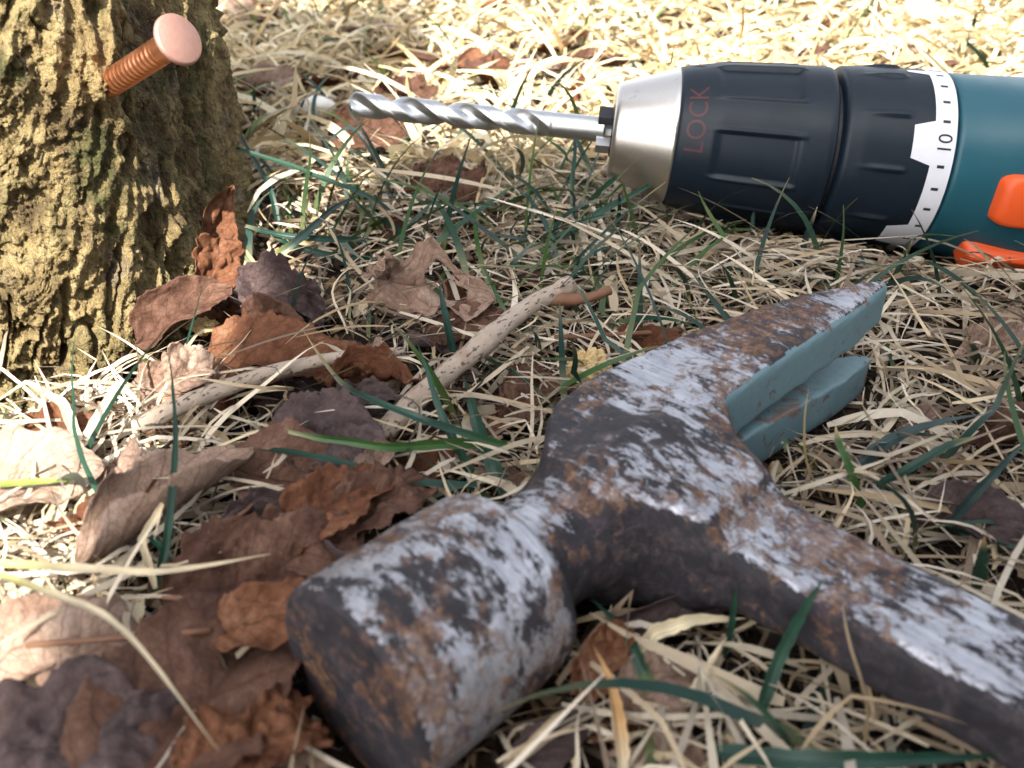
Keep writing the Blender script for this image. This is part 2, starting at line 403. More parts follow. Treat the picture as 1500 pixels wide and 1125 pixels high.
def surface_nets(f, lo, hi, h):
    n = [int((hi[k] - lo[k]) / h) + 1 for k in range(3)]
    g = [lo[k] + h * np.arange(n[k]) for k in range(3)]
    A, B, C = np.meshgrid(*g, indexing='ij', sparse=False)
    D = f(A, B, C).astype(np.float32)
    ins = D < 0
    cnt = np.zeros([k - 1 for k in n], np.int8)
    for i in (0, 1):
        for j in (0, 1):
            for k in (0, 1):
                cnt += ins[i:n[0] - 1 + i, j:n[1] - 1 + j, k:n[2] - 1 + k]
    act = (cnt > 0) & (cnt < 8)
    idx = np.full(act.shape, -1, np.int64); cells = np.argwhere(act); idx[act] = np.arange(len(cells))
    acc = np.zeros((len(cells), 3)); num = np.zeros(len(cells))
    cor = [(i, j, k) for i in (0, 1) for j in (0, 1) for k in (0, 1)]
    for a in range(8):
        for b in range(a + 1, 8):
            ca, cb = np.array(cor[a]), np.array(cor[b])
            if np.abs(ca - cb).sum() != 1: continue
            da = D[tuple((cells + ca).T)]; db = D[tuple((cells + cb).T)]
            x = (da < 0) != (db < 0)
            t = np.where(x, da / np.where(x, da - db, 1), 0)
            acc += np.where(x[:, None], ca + (cb - ca) * t[:, None], 0); num += x
    V = np.array(lo) + h * (cells + acc / num[:, None])
    quads = []
    for ax in range(3):
        o = [k for k in range(3) if k != ax]
        sl0 = [slice(None)] * 3; sl1 = [slice(None)] * 3
        sl0[ax] = slice(0, -1); sl1[ax] = slice(1, None)
        e = ins[tuple(sl0)] != ins[tuple(sl1)]
        E = np.argwhere(e)
        ok = (E[:, o[0]] > 0) & (E[:, o[1]] > 0) & (E[:, o[0]] < n[o[0]] - 1) & (E[:, o[1]] < n[o[1]] - 1); E = E[ok]
        def ci(d0, d1):
            q = E.copy(); q[:, o[0]] += d0; q[:, o[1]] += d1; return idx[tuple(q.T)]
        Q = np.stack([ci(-1, -1), ci(0, -1), ci(0, 0), ci(-1, 0)], 1)
        flip = ins[tuple(E.T)]
        if ax == 1: flip = ~flip
        Q[~flip] = Q[~flip][:, ::-1]
        quads.append(Q)
    Q = np.concatenate(quads); Q = Q[(Q >= 0).all(1)]
    return V, Q
HV, HQ = surface_nets(sd_hammer, (-.4, -2.3, -1.75), (13.6, 7.4, 1.75), .058)
# two rounds of light smoothing keep the forged edges soft
nrm_u = HV[:, 0]
HW = HO + HV[:, :1] * hu + HV[:, 1:2] * hv + HV[:, 2:3] * hw
HW += .012 * fbm(HW * 5, 77, 3)[:, None] * np.array([.3, .3, 1])
fc = HV[HQ].mean(1)
fn = np.cross(HV[HQ[:, 1]] - HV[HQ[:, 0]], HV[HQ[:, 3]] - HV[HQ[:, 0]])
fn /= np.linalg.norm(fn, axis=1)[:, None] + 1e-9
blue = (fc[:, 0] > 7.35) & (np.abs(fn[:, 2]) < .75) & (fc[:, 1] > -1.35) & ((fn[:, 1] > .25) | (np.abs(fc[:, 2]) < .62))
blue |= (fc[:, 0] > 7.5) & (np.abs(fc[:, 2]) < .07 + (.058 * (fc[:, 0] - 7.7) + .12 * np.clip(fc[:, 1] + .6, 0, 1.3)))
blue |= (fc[:, 0] > 7.3) & (fc[:, 1] > -.1) & (np.abs(fc[:, 2]) < .95) & (fn[:, 1] > .1)

def hammer_material(name='worn_steel', dsh=.055, rsh=0., bare=1.):
    m, nt = material(name); co = objco(nt)
    st = mapping(nt, co, (1, 1, 1), (0, 0, R(-46)))          # x' along the head, y' across it
    s1 = mapping(nt, st, (1.0, .42, .6))
    big = noise(nt, mapping(nt, co, loc=(.3, .1, .2)), 42, 3, .5); n1 = noise(nt, s1, 430, 9, .78, .25)
    n3 = noise(nt, st, 900, 5, .75); n4 = noise(nt, mapping(nt, co, loc=(2, 3, 1)), 330, 8, .76, .4); big2 = noise(nt, mapping(nt, co, loc=(.7, .5, .9)), 55, 3, .5)
    scr = mth(nt, 'ADD', mth(nt, 'MULTIPLY', noise(nt, mapping(nt, st, (6., .25, 1.)), 420, 3, .7), .6), mth(nt, 'MULTIPLY', noise(nt, co, 140, 7, .75), .4))
    base = mix(nt, ramp(nt, scr, [(.35, 0.), (.65, 1.)]), (.22, .225, .26), (.54, .54, .58))
    side_shade = node(nt, 'SeparateColor', {0: node(nt, 'Attribute', attribute_name='Col').outputs['Color']}).outputs[0]  # mask of the shade painted into the sides and neck hollow
    dk = mth(nt, 'SUBTRACT', mth(nt, 'ADD', mth(nt, 'MULTIPLY', n1, .8), mth(nt, 'MULTIPLY', big, .42)), mth(nt, 'MULTIPLY', side_shade, .22))
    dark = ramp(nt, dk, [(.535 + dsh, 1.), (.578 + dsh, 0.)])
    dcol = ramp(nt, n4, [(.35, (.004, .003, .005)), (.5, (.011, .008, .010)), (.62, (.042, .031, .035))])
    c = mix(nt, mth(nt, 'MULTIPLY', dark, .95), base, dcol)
    rk = mth(nt, 'SUBTRACT', mth(nt, 'ADD', mth(nt, 'MULTIPLY', n4, .75), mth(nt, 'MULTIPLY', big2, .45)), mth(nt, 'MULTIPLY', side_shade, .055))
    rust = ramp(nt, rk, [(.60 - rsh, 0.), (.67 - rsh, 1.)])
    rc = ramp(nt, n3, [(.3, (.035, .019, .014)), (.5, (.105, .056, .034)), (.7, (.27, .15, .085))])
    c = mix(nt, mth(nt, 'MULTIPLY', rust, .85), c, rc)
    warp = node(nt, 'VectorMath', {0: node(nt, 'TexNoise', {'Vector': co, 'Scale': 260., 'Detail': 5.}).outputs['Color'], 1: (.006, .006, .006)}, operation='MULTIPLY').outputs[0]
    crack = node(nt, 'TexVoronoi', {'Vector': node(nt, 'VectorMath', {0: mapping(nt, st, (1, .6, 1)), 1: warp}, operation='ADD').outputs[0], 'Scale': 120.}, feature='DISTANCE_TO_EDGE').outputs['Distance']
    ck = mth(nt, 'MULTIPLY', ramp(nt, crack, [(.008, 1.), (.03, 0.)]), ramp(nt, big2, [(.50, 0.), (.58, 1.)]))
    c = mix(nt, mth(nt, 'MULTIPLY', ck, .75), c, (.05, .035, .05))
    clean = mth(nt, 'MULTIPLY', mth(nt, 'SUBTRACT', 1., dark), mth(nt, 'SUBTRACT', 1., rust))
    met = mth(nt, 'MULTIPLY', clean, .78 * bare)
    rough = mth(nt, 'SUBTRACT', .58, mth(nt, 'MULTIPLY', clean, .24 * bare))
    h = mth(nt, 'ADD', mth(nt, 'MULTIPLY', clean, .5), mth(nt, 'MULTIPLY', n4, .8))
    nb = bump(nt, h, .55, .0004)
    finish(nt, pbsdf(nt, Base_Color=c, Roughness=rough, Metallic=met, Normal=nb, Specular_IOR_Level=.16))
    return m
M['rusty_face'] = hammer_material('rusty_face', .26, -.035, .5)
M['steel'] = hammer_material()
m, nt = material('teal_paint'); co = objco(nt)
n1 = noise(nt, co, 130, 7, .72, .5); n2 = noise(nt, co, 700, 4, .7)
chip = ramp(nt, n1, [(.56, 0.), (.60, 1.)])
c = mix(nt, n2, (.075, .14, .165), (.125, .205, .23))
c = mix(nt, mth(nt, 'MULTIPLY', chip, .85), c, mix(nt, n2, (.05, .03, .025), (.18, .10, .07)))
nb = bump(nt, mth(nt, 'SUBTRACT', mth(nt, 'MULTIPLY', n2, .35), chip), .5, .0004)
finish(nt, pbsdf(nt, Base_Color=c, Roughness=.5, Normal=nb, Specular_IOR_Level=.45)); M['teal_paint'] = m

hb = tuple(HO * np.array([1, 1, 0]) + np.array([4, 4, 0]))
hammer = tag(empty('claw_hammer', hb), 'rusty worn steel claw hammer lying on its side in the straw', 'hammer')
# split the forging into striking poll, head, claw and handle
pu, pv = fc[:, 0], fc[:, 1]
region = np.zeros(len(HQ), int)                      # 0 head
region[(pu < 2.85) & (pv < 2.0)] = 1                 # poll
region[(pu > 7.35)] = 2                              # claw
region[(pv > 2.6) & (region == 0)] = 3               # handle
def sub(name, sel, mats, mi):
    Q = HQ[sel]; uq, inv = np.unique(Q, return_inverse=True)
    o = mesh(name, HW[uq], inv.reshape(Q.shape), None, hammer, hb, mats=mats, midx=mi, cols=SIDE_SHADE[uq])
    nv = NORM[uq]; o.data.normals_split_custom_set_from_vertices([tuple(x) for x in nv])
    return o
# smooth normals computed on the whole forging, so the joints do not show
NORM = np.zeros_like(HW); fw = np.cross(HW[HQ[:, 2]] - HW[HQ[:, 0]], HW[HQ[:, 3]] - HW[HQ[:, 1]])
for k in range(4): np.add.at(NORM, HQ[:, k], fw)
NORM /= np.linalg.norm(NORM, axis=1)[:, None] + 1e-12
# shade painted in: sides and the hollow behind the poll darker than the cheeks
nw_ = np.abs(NORM @ hw); SIDE_SHADE = np.clip((.80 - nw_) / .45, 0, 1) * np.clip((HV[:, 0] - 2.3) / .6, 0, 1)
SIDE_SHADE = np.maximum(SIDE_SHADE, np.clip(1 - np.hypot((HV[:, 0] - 3.6) / 1.3, (HV[:, 1] - 1.1) / 1.1), 0, 1) * 1.3 * (HV[:, 2] < .95))
SIDE_SHADE = np.repeat(np.clip(SIDE_SHADE, 0, 1)[:, None], 3, 1)
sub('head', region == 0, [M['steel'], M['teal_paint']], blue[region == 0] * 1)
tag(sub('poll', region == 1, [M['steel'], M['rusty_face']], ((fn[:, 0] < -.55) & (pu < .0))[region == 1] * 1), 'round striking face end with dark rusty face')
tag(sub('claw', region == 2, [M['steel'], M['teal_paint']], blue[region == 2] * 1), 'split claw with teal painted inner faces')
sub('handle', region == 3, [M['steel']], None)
# rest of the handle with its grip (runs out of the picture)
def loft(secs, cap=True):
    n, k = len(secs), len(secs[0]); V = np.array(secs).reshape(-1, 3)
    F = [tuple(f) for f in grid_faces(n, k, True)]
    if cap: F += [tuple(range(k))[::-1], tuple(range(k * (n - 1), k * n))]
    return V, F
def handle_sec(v, a, b, k=20, e=.55):
    th = np.linspace(0, 2 * np.pi, k, endpoint=False)
    x = np.sign(np.cos(th)) * np.abs(np.cos(th)) ** e * a; y = np.sign(np.sin(th)) * np.abs(np.sin(th)) ** e * b
    return [HO + hu * (5.68 + p) + hv * v + hw * q for p, q in zip(x, y)]
V, F = loft([handle_sec(v, .87, .56) for v in np.linspace(7.25, 17, 8)])
mesh('shank', V, F, M['steel'], hammer, hb)
M['rubber'] = simple_mat('rubber', (.02, .022, .026), .7, 0, .2, 500, .3)
V, F = loft([handle_sec(v, 1.15 + .16 * math.sin(v * 1.1) + (.25 if v > 29 else 0), .98, 24, .7) for v in np.linspace(16.8, 30.5, 24)])
mesh('grip', V, F, M['rubber'], hammer, hb)

# ------------------------------------------------------------------ cordless drill
DT = np.array([-4.84, 27.3, 3.70]); DE = np.array([14.6, 25.3, 2.31])
dA = (DE - DT) / np.linalg.norm(DE - DT)
dB = np.array([0, 0, 1.]) - dA * dA[2]; dB /= np.linalg.norm(dB)
dC = np.cross(dB, dA); dC = dC if dC[1] < 0 else -dC          # towards the viewer's side
DF = DT + dA * 7.8                                           # centre of the chuck mouth: s = 0
def dmap(s): return np.where(s < 0, s, np.interp(s, [0, 1.96, 6.58, 9.40, 40], [0, 1.75, 5.90, 8.83, 39.43]))
def dp(s, phi, r):
    """point of the drill: s along the axis, phi from the top towards the near side (radians)"""
    s, phi, r = np.broadcast_arrays(np.asarray(s, float), phi, r)
    s = dmap(s)
    return DF + s[..., None] * dA + (np.cos(phi) * r)[..., None] * dB + (np.sin(phi) * r)[..., None] * dC
db = tuple((DF + dA * 6) * np.array([1, 1, 0]))
drill = tag(empty('cordless_drill', db), 'teal and black cordless drill with a steel twist bit lying in the grass', 'drill')
def revolve(name, ss, rs, mat, disp=None, n=192, parent=drill, caps=True):
    ss = np.array(ss, float); rs = np.array(rs, float)
    ph = np.linspace(0, 2 * np.pi, n, endpoint=False)
    Sg, Pg = np.meshgrid(ss, ph, indexing='ij'); Rg = np.repeat(rs[:, None], n, 1)
    if disp is not None: Rg = Rg + disp(Sg, Pg)
    V = dp(Sg, Pg, Rg).reshape(-1, 3); F = [tuple(f) for f in grid_faces(len(ss), n, True)]
    if caps:
        V = np.concatenate([V, dp([ss[0], ss[-1]], 0., 0.)]); a = len(V) - 2; m_ = (len(ss) - 1) * n
        F += [(a, (k + 1) % n, k) for k in range(n)] + [(a + 1, m_ + k, m_ + (k + 1) % n) for k in range(n)]
    return mesh(name, V, F, mat, parent, db)
def dense(prof, step=.06):
    o = []
    for (s0, r0), (s1, r1) in zip(prof[:-1], prof[1:]):
        k = max(1, int(abs(s1 - s0) / step)); o += [(s0 + (s1 - s0) * i / k, r0 + (r1 - r0) * i / k) for i in range(k)]
    o.append(prof[-1]); return zip(*o)
def brushed(name, col, rough, scl):
    m, nt = material(name); co = objco(nt)
    n1 = noise(nt, mapping(nt, co, scl), 700, 4, .7); n2 = noise(nt, co, 160, 5, .7)
    c = mix(nt, n1, tuple(x * .8 for x in col), col)
    spot = ramp(nt, n2, [(.62, 0.), (.70, 1.)])
    c = mix(nt, mth(nt, 'MULTIPLY', spot, .5), c, (.16, .11, .08))
    finish(nt, pbsdf(nt, Base_Color=c, Metallic=1., Roughness=mth(nt, 'ADD', mth(nt, 'MULTIPLY', n1, .16), rough), Normal=bump(nt, n1, .12, .0001)))
    return m
M['chuck_steel'] = brushed('chuck_steel', (.74, .70, .66), .24, (8, 1, 1))
M['bit_steel'] = brushed('bit_steel', (.58, .59, .60), .30, (1, 1, 1))
M['black_plastic'] = simple_mat('black_plastic', (.005, .011, .019), .46, 0, .25, 300, .35, .30)
M['dark_metal'] = simple_mat('dark_metal', (.05, .05, .055), .4, .8, .3, 300, .2)
M['teal_plastic'] = simple_mat('teal_plastic', (.008, .078, .108), .42, 0, .12, 220, .3, .5)
M['orange_plastic'] = simple_mat('orange_plastic', (.78, .10, .018), .42, 0, .08, 260, .25, .5)
M['white_print'] = simple_mat('white_print', (.66, .66, .70), .5, 0, .06, 300, .15)
M['ink'] = simple_mat('ink', (.012, .013, .018), .5, 0, .1, 300, .1)
M['red_print'] = simple_mat('red_print', (.055, .007, .011), .55, 0, .3, 500, .1)

# twist bit: two-fluted section swept with a twist
def build_bit():
    k, n = 72, 200; Rb = .37
    ph = np.linspace(0, 2 * np.pi, k, endpoint=False)
    s = np.concatenate([np.linspace(-7.85, -1.75, n - 30), np.linspace(-1.7, -.2, 30)])
    rows = []
    for i, q in enumerate(s):
        f = np.clip((-1.75 - q) / .5, 0, 1)                   # flutes run out into the shank
        c2 = np.cos(2 * ph)
        flute = np.where(c2 < .15, ((.15 - c2) / 1.15) ** .75, 0) * .50
        land = np.where((c2 > .15) & (np.sin(2 * ph) > .45), 0., .05) * (c2 > .15)
        rr_ = Rb * (1 - f * flute - f * land * (1 - .2))
        rr_ = np.where(f < 1e-6, Rb * .97, rr_)
        tip = np.clip((q + 7.85) / .24, 0, 1); rr_ = np.minimum(rr_, Rb * (.06 + .94 * tip))
        rows.append(dp(q, ph + 2 * np.pi * q / 3.3 + 1.1, rr_))
    V, F = loft(rows); return V, F
V, F = build_bit()
bit = mesh('drill_bit', V, F, M['bit_steel'], drill, db)
tag(bit, 'long silver twist drill bit clamped in the chuck')
# chuck: jaws, front ring, cone, sleeve
for k in range(3):
    a = R(20 + 120 * k)
    P = [dp(s, a + d, r) for s in (-.42, .35) for d, r in ((-.55, .36), (0, .345), (.55, .36), (.42, .66), (-.42, .66))]
    P = np.array(P); F = [(0, 1, 2, 3, 4), (9, 8, 7, 6, 5)] + [(i, i + 5, (i + 1) % 5 + 5, (i + 1) % 5) for i in range(5)]
    mesh('chuck_jaw', P, F, M['bit_steel'] if k else M['dark_metal'], drill, db, smooth=False)
revolve('mouth_ring', [.30, -.02, -.02, .02, .4], [.62, .62, .72, .76, .8], M['dark_metal'], n=96, caps=False)
revolve('chuck_cone', *dense([(.25, .70), (.02, .72), (0, 1.24), (.05, 1.33), (.16, 1.37), (1.82, 1.86), (1.92, 1.88), (1.96, 1.84), (2.0, 1.7)]), M['chuck_steel'], caps=False)
def sm(a, b, x): t = np.clip((x - a) / (b - a), 0, 1); return t * t * (3 - 2 * t)
def sleeve_disp(s, p):
    per = R(60); q = (p - R(83)) % per; q = np.minimum(q, per - q)       # grip recesses, one every 60 degrees
    win = sm(R(17.5), R(15.5), q) * sm(2.95, 3.25, s) * sm(5.55, 5.4, s)
    ridge = sm(R(2.4), R(.8), np.abs(q - R(17.5))) * sm(2.7, 3.6, s) * sm(5.75, 5.5, s)
    return -.085 * win + .05 * ridge
sleeve = revolve('chuck_sleeve', *dense([(1.85, 1.3), (1.92, 1.86), (1.97, 1.93), (2.3, 2.0), (3.2, 2.14), (5.4, 2.26), (6.35, 2.31), (6.5, 2.29), (6.56, 2.2), (6.58, 1.9)]), M['black_plastic'], sleeve_disp, 360, caps=False)
revolve('collar_gap', [6.5, 6.85], [1.98, 1.98], M['ink'], n=96, caps=False)
def collar_disp(s, p):
    per = R(34); q = (p - R(80)) % per; q = np.minimum(q, per - q)
    r_ = sm(R(2.6), R(.3), q) * sm(7.0, 7.9, s) * sm(8.35, 8.15, s)
    return .085 * r_
revolve('torque_collar', *dense([(6.7, 1.9), (6.72, 2.28), (6.8, 2.35), (7.2, 2.40), (8.9, 2.46), (9.42, 2.47), (9.46, 2.40), (9.48, 2.2)]), M['black_plastic'], collar_disp, 360, caps=False)
# white scale band with a wider tooth at every number
def band():
    n = 720; ph = np.linspace(0, 2 * np.pi, n, endpoint=False)
    per = R(68); q = np.abs(((ph - R(62)) + per / 2) % per - per / 2)
    left = 8.86 - .50 * np.clip((R(13.5) - q) / R(3.5), 0, 1)
    rows = []
    for t in np.linspace(0, 1, 9):
        s = left + (9.40 - left) * t; rows.append(dp(s, ph, 2.40 + .06 * np.clip((s - 7.2) / 1.7, 0, 1) + .012))
    V = np.array(rows).reshape(-1, 3)
    return mesh('scale_band', V, [tuple(f) for f in grid_faces(9, n, True)], M['white_print'], drill, db)
bnd = band()
def wrap_text(name, body, size, s_base, phi_c, rad, mat, parent, ext=.008, bold=0.):
    """lettering bent round the drill: reads upwards, letter tops towards the bit"""
    cu = bpy.data.curves.new(name, 'FONT'); cu.body = body; cu.size = size; cu.align_x = 'CENTER'; cu.offset = bold
    cu.resolution_u = 5
    to = bpy.data.objects.new(name, cu); COL.objects.link(to)
    dg = bpy.context.evaluated_depsgraph_get(); me = to.evaluated_get(dg).to_mesh()
    bm = bmesh.new(); bm.from_mesh(me); to.evaluated_get(dg).to_mesh_clear()
    bpy.data.objects.remove(to); bpy.data.curves.remove(cu)
    bmesh.ops.triangulate(bm, faces=bm.faces[:])
    bmesh.ops.remove_doubles(bm, verts=bm.verts[:], dist=1e-5)
    for _ in range(2):
        bmesh.ops.subdivide_edges(bm, edges=[e for e in bm.edges if e.calc_length() > .12], cuts=1, use_grid_fill=False)
        bmesh.ops.triangulate(bm, faces=bm.faces[:])
    P = np.array([v.co[:] for v in bm.verts]); F = [tuple(v.index for v in f.verts) for f in bm.faces]; bm.free()
    s = s_base - P[:, 1]; phi = phi_c - P[:, 0] / 2.3
    rd = rad(s) if callable(rad) else rad
    n0 = len(P)
    V = np.concatenate([dp(s, phi, rd + ext), dp(s, phi, rd - .02)])
    return mesh(name, V, F + [tuple(i + n0 for i in f[::-1]) for f in F], mat, parent, db, smooth=False)
srad = lambda s: np.interp(s, [1.97, 2.3, 3.2, 5.4, 6.35], [1.93, 2.0, 2.14, 2.26, 2.31])
wrap_text('lock_lettering', 'LOCK', .80, 2.72, R(58), srad, M['red_print'], sleeve)
wrap_text('arrow_mark', '\u25B2', .5, 2.62, R(-3), srad, M['red_print'], sleeve)
wrap_text('embossed_name', 'BOSCH', .46, 6.22, R(92), srad, M['black_plastic'], sleeve, ext=.03)
brad = lambda s: 2.40 + .06 * np.clip((s - 7.2) / 1.7, 0, 1) + .014
STEP = R(68) / 5
for val in range(0, 27):
    a = R(62) + (10 - val) * STEP
    if a < R(-60) or a > R(200): continue
    if val % 5 == 0: wrap_text('number', str(val), .50, 9.30, a, brad, M['ink'], bnd, ext=.006)
    else:
        V = [dp(s, a + d, brad(s) + .006) for s in (9.04, 9.22) for d in (-.016, .016)]
        mesh('tick_mark', V, [(0, 1, 3, 2)], M['ink'], bnd, db)
# teal housing: a collar that swells into the gearbox and motor body
def housing():
    k = 120; ph = np.linspace(0, 2 * np.pi, k, endpoint=False); rows = []
    for s in np.concatenate([np.linspace(9.47, 12.5, 40), np.linspace(12.7, 24, 40)]):
        t = sm(9.5, 12.2, s); r0 = 2.44 + .02 * t
        if s < 9.56: r0 = 2.34 + (s - 9.47) / .09 * .10
        e = 1 - .20 * t
        cx, cy = np.cos(ph), np.sin(ph)
        up = np.sign(cx) * np.abs(cx) ** e * (r0 + .28 * t * (cx < 0)); out = np.sign(cy) * np.abs(cy) ** e * (r0 + .12 * t)
        # raised shoulder on the near side below a slanting edge
        sh_ = sm(9.9 + 1.6, 9.9 + 2.5, s - .9 * (ph - R(60))) * sm(R(52), R(70), ph) * sm(R(150), R(130), ph)
        if s > 22: g_ = math.sqrt(max(0., 1 - ((s - 22) / 2.02) ** 2)); up = up * (.35 + .65 * g_); out = out * (.35 + .65 * g_)
        rows.append(DF + dmap(s) * dA + np.outer(up * (1 + .07 * sh_), dB) + np.outer(out * (1 + .10 * sh_), dC))
    V, F = loft(rows); return V, F
V, F = housing()
body = mesh('housing', V, F, M['teal_plastic'], drill, db)
def rbox(name, s0, s1, f0, f1, r0, r1, mat, parent, rnd=.12):
    """rounded key on the drill's surface"""
    n = 22; u = np.linspace(-1, 1, n); A, B = np.meshgrid(u, u, indexing='ij')
    q = (np.abs(A) ** 6 + np.abs(B) ** 6) ** (1 / 6); hgt = np.clip(1 - np.clip((q - .78) / .22, 0, 1) ** 2.2, 0, 1)
    sc_ = np.minimum(1, 1 / np.maximum((np.abs(A) ** 8 + np.abs(B) ** 8) ** (1 / 8), 1e-6)); A2, B2 = A * sc_, B * sc_
    V = dp((s0 + s1) / 2 + A2 * (s1 - s0) / 2, (f0 + f1) / 2 + B2 * (f1 - f0) / 2, r0 + (r1 - r0) * hgt).reshape(-1, 3)
    return mesh(name, V, [tuple(f) for f in grid_faces(n, n)], mat, parent, db)
tag(rbox('direction_switch', 10.6, 13.3, R(74), R(107), 2.3, 2.86, M['orange_plastic'], drill), 'orange rocker switch on the side')
tag(rbox('trigger', 10.4, 13.4, R(122), R(143), 2.3, 3.1, M['orange_plastic'], drill), 'orange trigger low on the side')
# grip leaning out of the picture
secs = []
for q in np.linspace(0, 11, 14):
    th = np.linspace(0, 2 * np.pi, 24, endpoint=False); cpt = DF + dA * (15.2 + .16 * q) + dC * (1.2 + q) + dB * (-.25)
    secs.append([cpt + dA * math.cos(a) * (1.9 - .04 * q) + dB * math.sin(a) * 1.65 for a in th])
V, F = loft(secs); mesh('grip', V, F, M['teal_plastic'], drill, db)

# ------------------------------------------------------------------ copper nail
NE = stump_surface(147, 132); NH = at(258, 60, y=NE[1] - 1.35)
na = NH - NE; NL = np.linalg.norm(na); na /= NL
nb_ = np.cross(na, [0, 0, 1.]); nb_ /= np.linalg.norm(nb_); nc = np.cross(na, nb_)
m, nt = material('copper'); co = objco(nt); n1 = noise(nt, co, 300, 5, .7); n2 = noise(nt, co, 1500, 3, .6)
c = mix(nt, n1, (.62, .235, .11), (.80, .40, .24))
finish(nt, pbsdf(nt, Base_Color=c, Metallic=1., Roughness=mth(nt, 'ADD', mth(nt, 'MULTIPLY', n1, .2), .26), Normal=bump(nt, n2, .15, .0002))); M['copper'] = m
m, nt = material('copper_head'); co = objco(nt); n1 = noise(nt, co, 700, 5, .75); n2 = noise(nt, co, 2200, 3, .6)
c = mix(nt, n1, (.34, .185, .145), (.46, .27, .22))
finish(nt, pbsdf(nt, Base_Color=c, Metallic=.6, Roughness=.55, Normal=bump(nt, n2, .35, .0003))); M['copper_head'] = m
nail = tag(empty('copper_nail', NE), 'ring-shank copper nail half driven into the stump', 'nail')
def turned(name, ss, rs, mat, parent, org, base, ax, b, c_, n=40):
    th = np.linspace(0, 2 * np.pi, n, endpoint=False)
    rows = [base + ax * s + np.outer(np.cos(th) * r, b) + np.outer(np.sin(th) * r, c_) for s, r in zip(ss, rs)]
    V, F = loft(rows); return mesh(name, V, [f[::-1] for f in F], mat, parent, org)
ss, rs = [-1.2], [.25]
for q in np.linspace(0, NL - .03, 130):
    w_ = (q - .55) / .15; ring = .022 * (abs((w_ % 1) - .5) * 2) ** 1.5 if .55 < q < NL - .5 else .012
    ss.append(q); rs.append(.245 + ring + .05 * max(0, (q - NL + .18) / .15))
turned('shank', ss, rs, M['copper'], nail, NE, NE, na, nb_, nc)
turned('nail_head', [NL - .05, NL + .0, NL + .05, NL + .11, NL + .125, NL + .13], [.30, .46, .485, .475, .45, .44], M['copper_head'], nail, NE, NE, na, nb_, nc, 56)
# splinters round the nail hole
for k in range(7):
    a = R(200 + 22 * k); d_ = nb_ * math.cos(a) + nc * math.sin(a)
    p0 = NE + d_ * .24 - na * .05; p1 = NE + d_ * (.42 + .1 * random.random()) + na * (.05 + .14 * random.random())
    sw = np.cross(p1 - p0, na); sw = sw / np.linalg.norm(sw) * .07
    V = [p0 - sw, p0 + sw, p1 + sw * .4, p1 - sw * .3, p0 - na * .06, p1 - na * .04]
    mesh('splinter', V, [(0, 1, 2, 3), (1, 4, 5, 2), (4, 0, 3, 5), (3, 2, 5), (0, 4, 1)], M['bark_chip'], stump, sbase)

# ------------------------------------------------------------------ leaves
def leaf_grid(L, W, curl, bend, wrink, seed, shape, n=22, mm=15):
    r_ = np.random.default_rng(seed)
    t = np.linspace(0, 1, n); j = np.linspace(-1, 1, mm)
    Tg, J = np.meshgrid(t, j, indexing='ij')
    if shape == 'oval': w = np.sin(np.pi * np.clip(t, .0, 1) ** .85) ** .75
    elif shape == 'torn': w = .55 + .45 * np.sin(np.pi * t) + .22 * vnoise(np.stack([t * 6, 0 * t + seed, 0 * t], 1), seed) + .05 * r_.normal(0, 1, n)
    elif shape == 'lobed': w = np.sin(np.pi * t ** .9) ** .6 * (.72 + .30 * np.abs(np.sin(np.pi * 2.6 * t + r_.random())))
    else: w = np.sin(np.pi * t ** .7) ** .9
    w = np.maximum(w, .02)
    edge = 1 + .14 * vnoise(np.stack([Tg * 9, np.sign(J) * 3 + seed, 0 * J], -1).reshape(-1, 3), seed + 5).reshape(J.shape) * np.abs(J)
    serr = np.where(np.abs(J) > .97, 1 + .03 * r_.normal(0, 1, n)[:, None], 1)
    x = (Tg - .5) * L; y = J * w[:, None] * W * .5 * edge * serr
    if shape == 'torn': x = x + .12 * L * vnoise(np.stack([J * 2.2, Tg * 0, J * 0 + seed], -1).reshape(-1, 3), seed).reshape(J.shape) * (np.abs(Tg - .5) > .4)
    z = np.zeros_like(x)
    P = np.stack([x / L * 3, y / L * 3, 0 * x + seed * 3.7], -1).reshape(-1, 3)
    k1 = curl * (1 + .5 * vnoise(np.stack([Tg * 2, 0 * J, 0 * J + seed], -1).reshape(-1, 3), seed + 3).reshape(J.shape))
    a = y / (W * .5) * k1; rad = (W * .5) / np.where(np.abs(k1) < 1e-3, 1e-3, k1)
    y2 = np.sin(a) * rad; z2 = (1 - np.cos(a)) * rad
    b = x / (L * .5) * bend; rb = (L * .5) / (bend if abs(bend) > 1e-3 else 1e-3)
    x2 = np.sin(b) * (rb - z2); z3 = rb - (rb - z2) * np.cos(b)
    z3 = z3 + wrink * (fbm(P * 1.1, seed, 3) + .5 * (np.abs(fbm(P * 2.6, seed + 9, 3)) - .4) + .22 * fbm(P * 7, seed + 2, 2)).reshape(J.shape)
    vph = (Tg - .30 * np.abs(J)) * 7; z3 = z3 + .022 * W * (np.abs((vph % 1) - .5) * 2 - .5) * np.clip(np.abs(J) * 4, 0, 1) * (1 - .4 * np.abs(J))
    z3 = z3 - .05 * W * np.exp(-(J / .12) ** 2)
    y2 = y2 + .5 * wrink * fbm(P * 1.3 + 7, seed + 4, 2).reshape(J.shape)
    V = np.stack([x2, y2, z3], -1).reshape(-1, 3)
    F = grid_faces(n, mm)
    uv = np.stack([Tg, J], -1).reshape(-1, 2)
    return V, F, uv
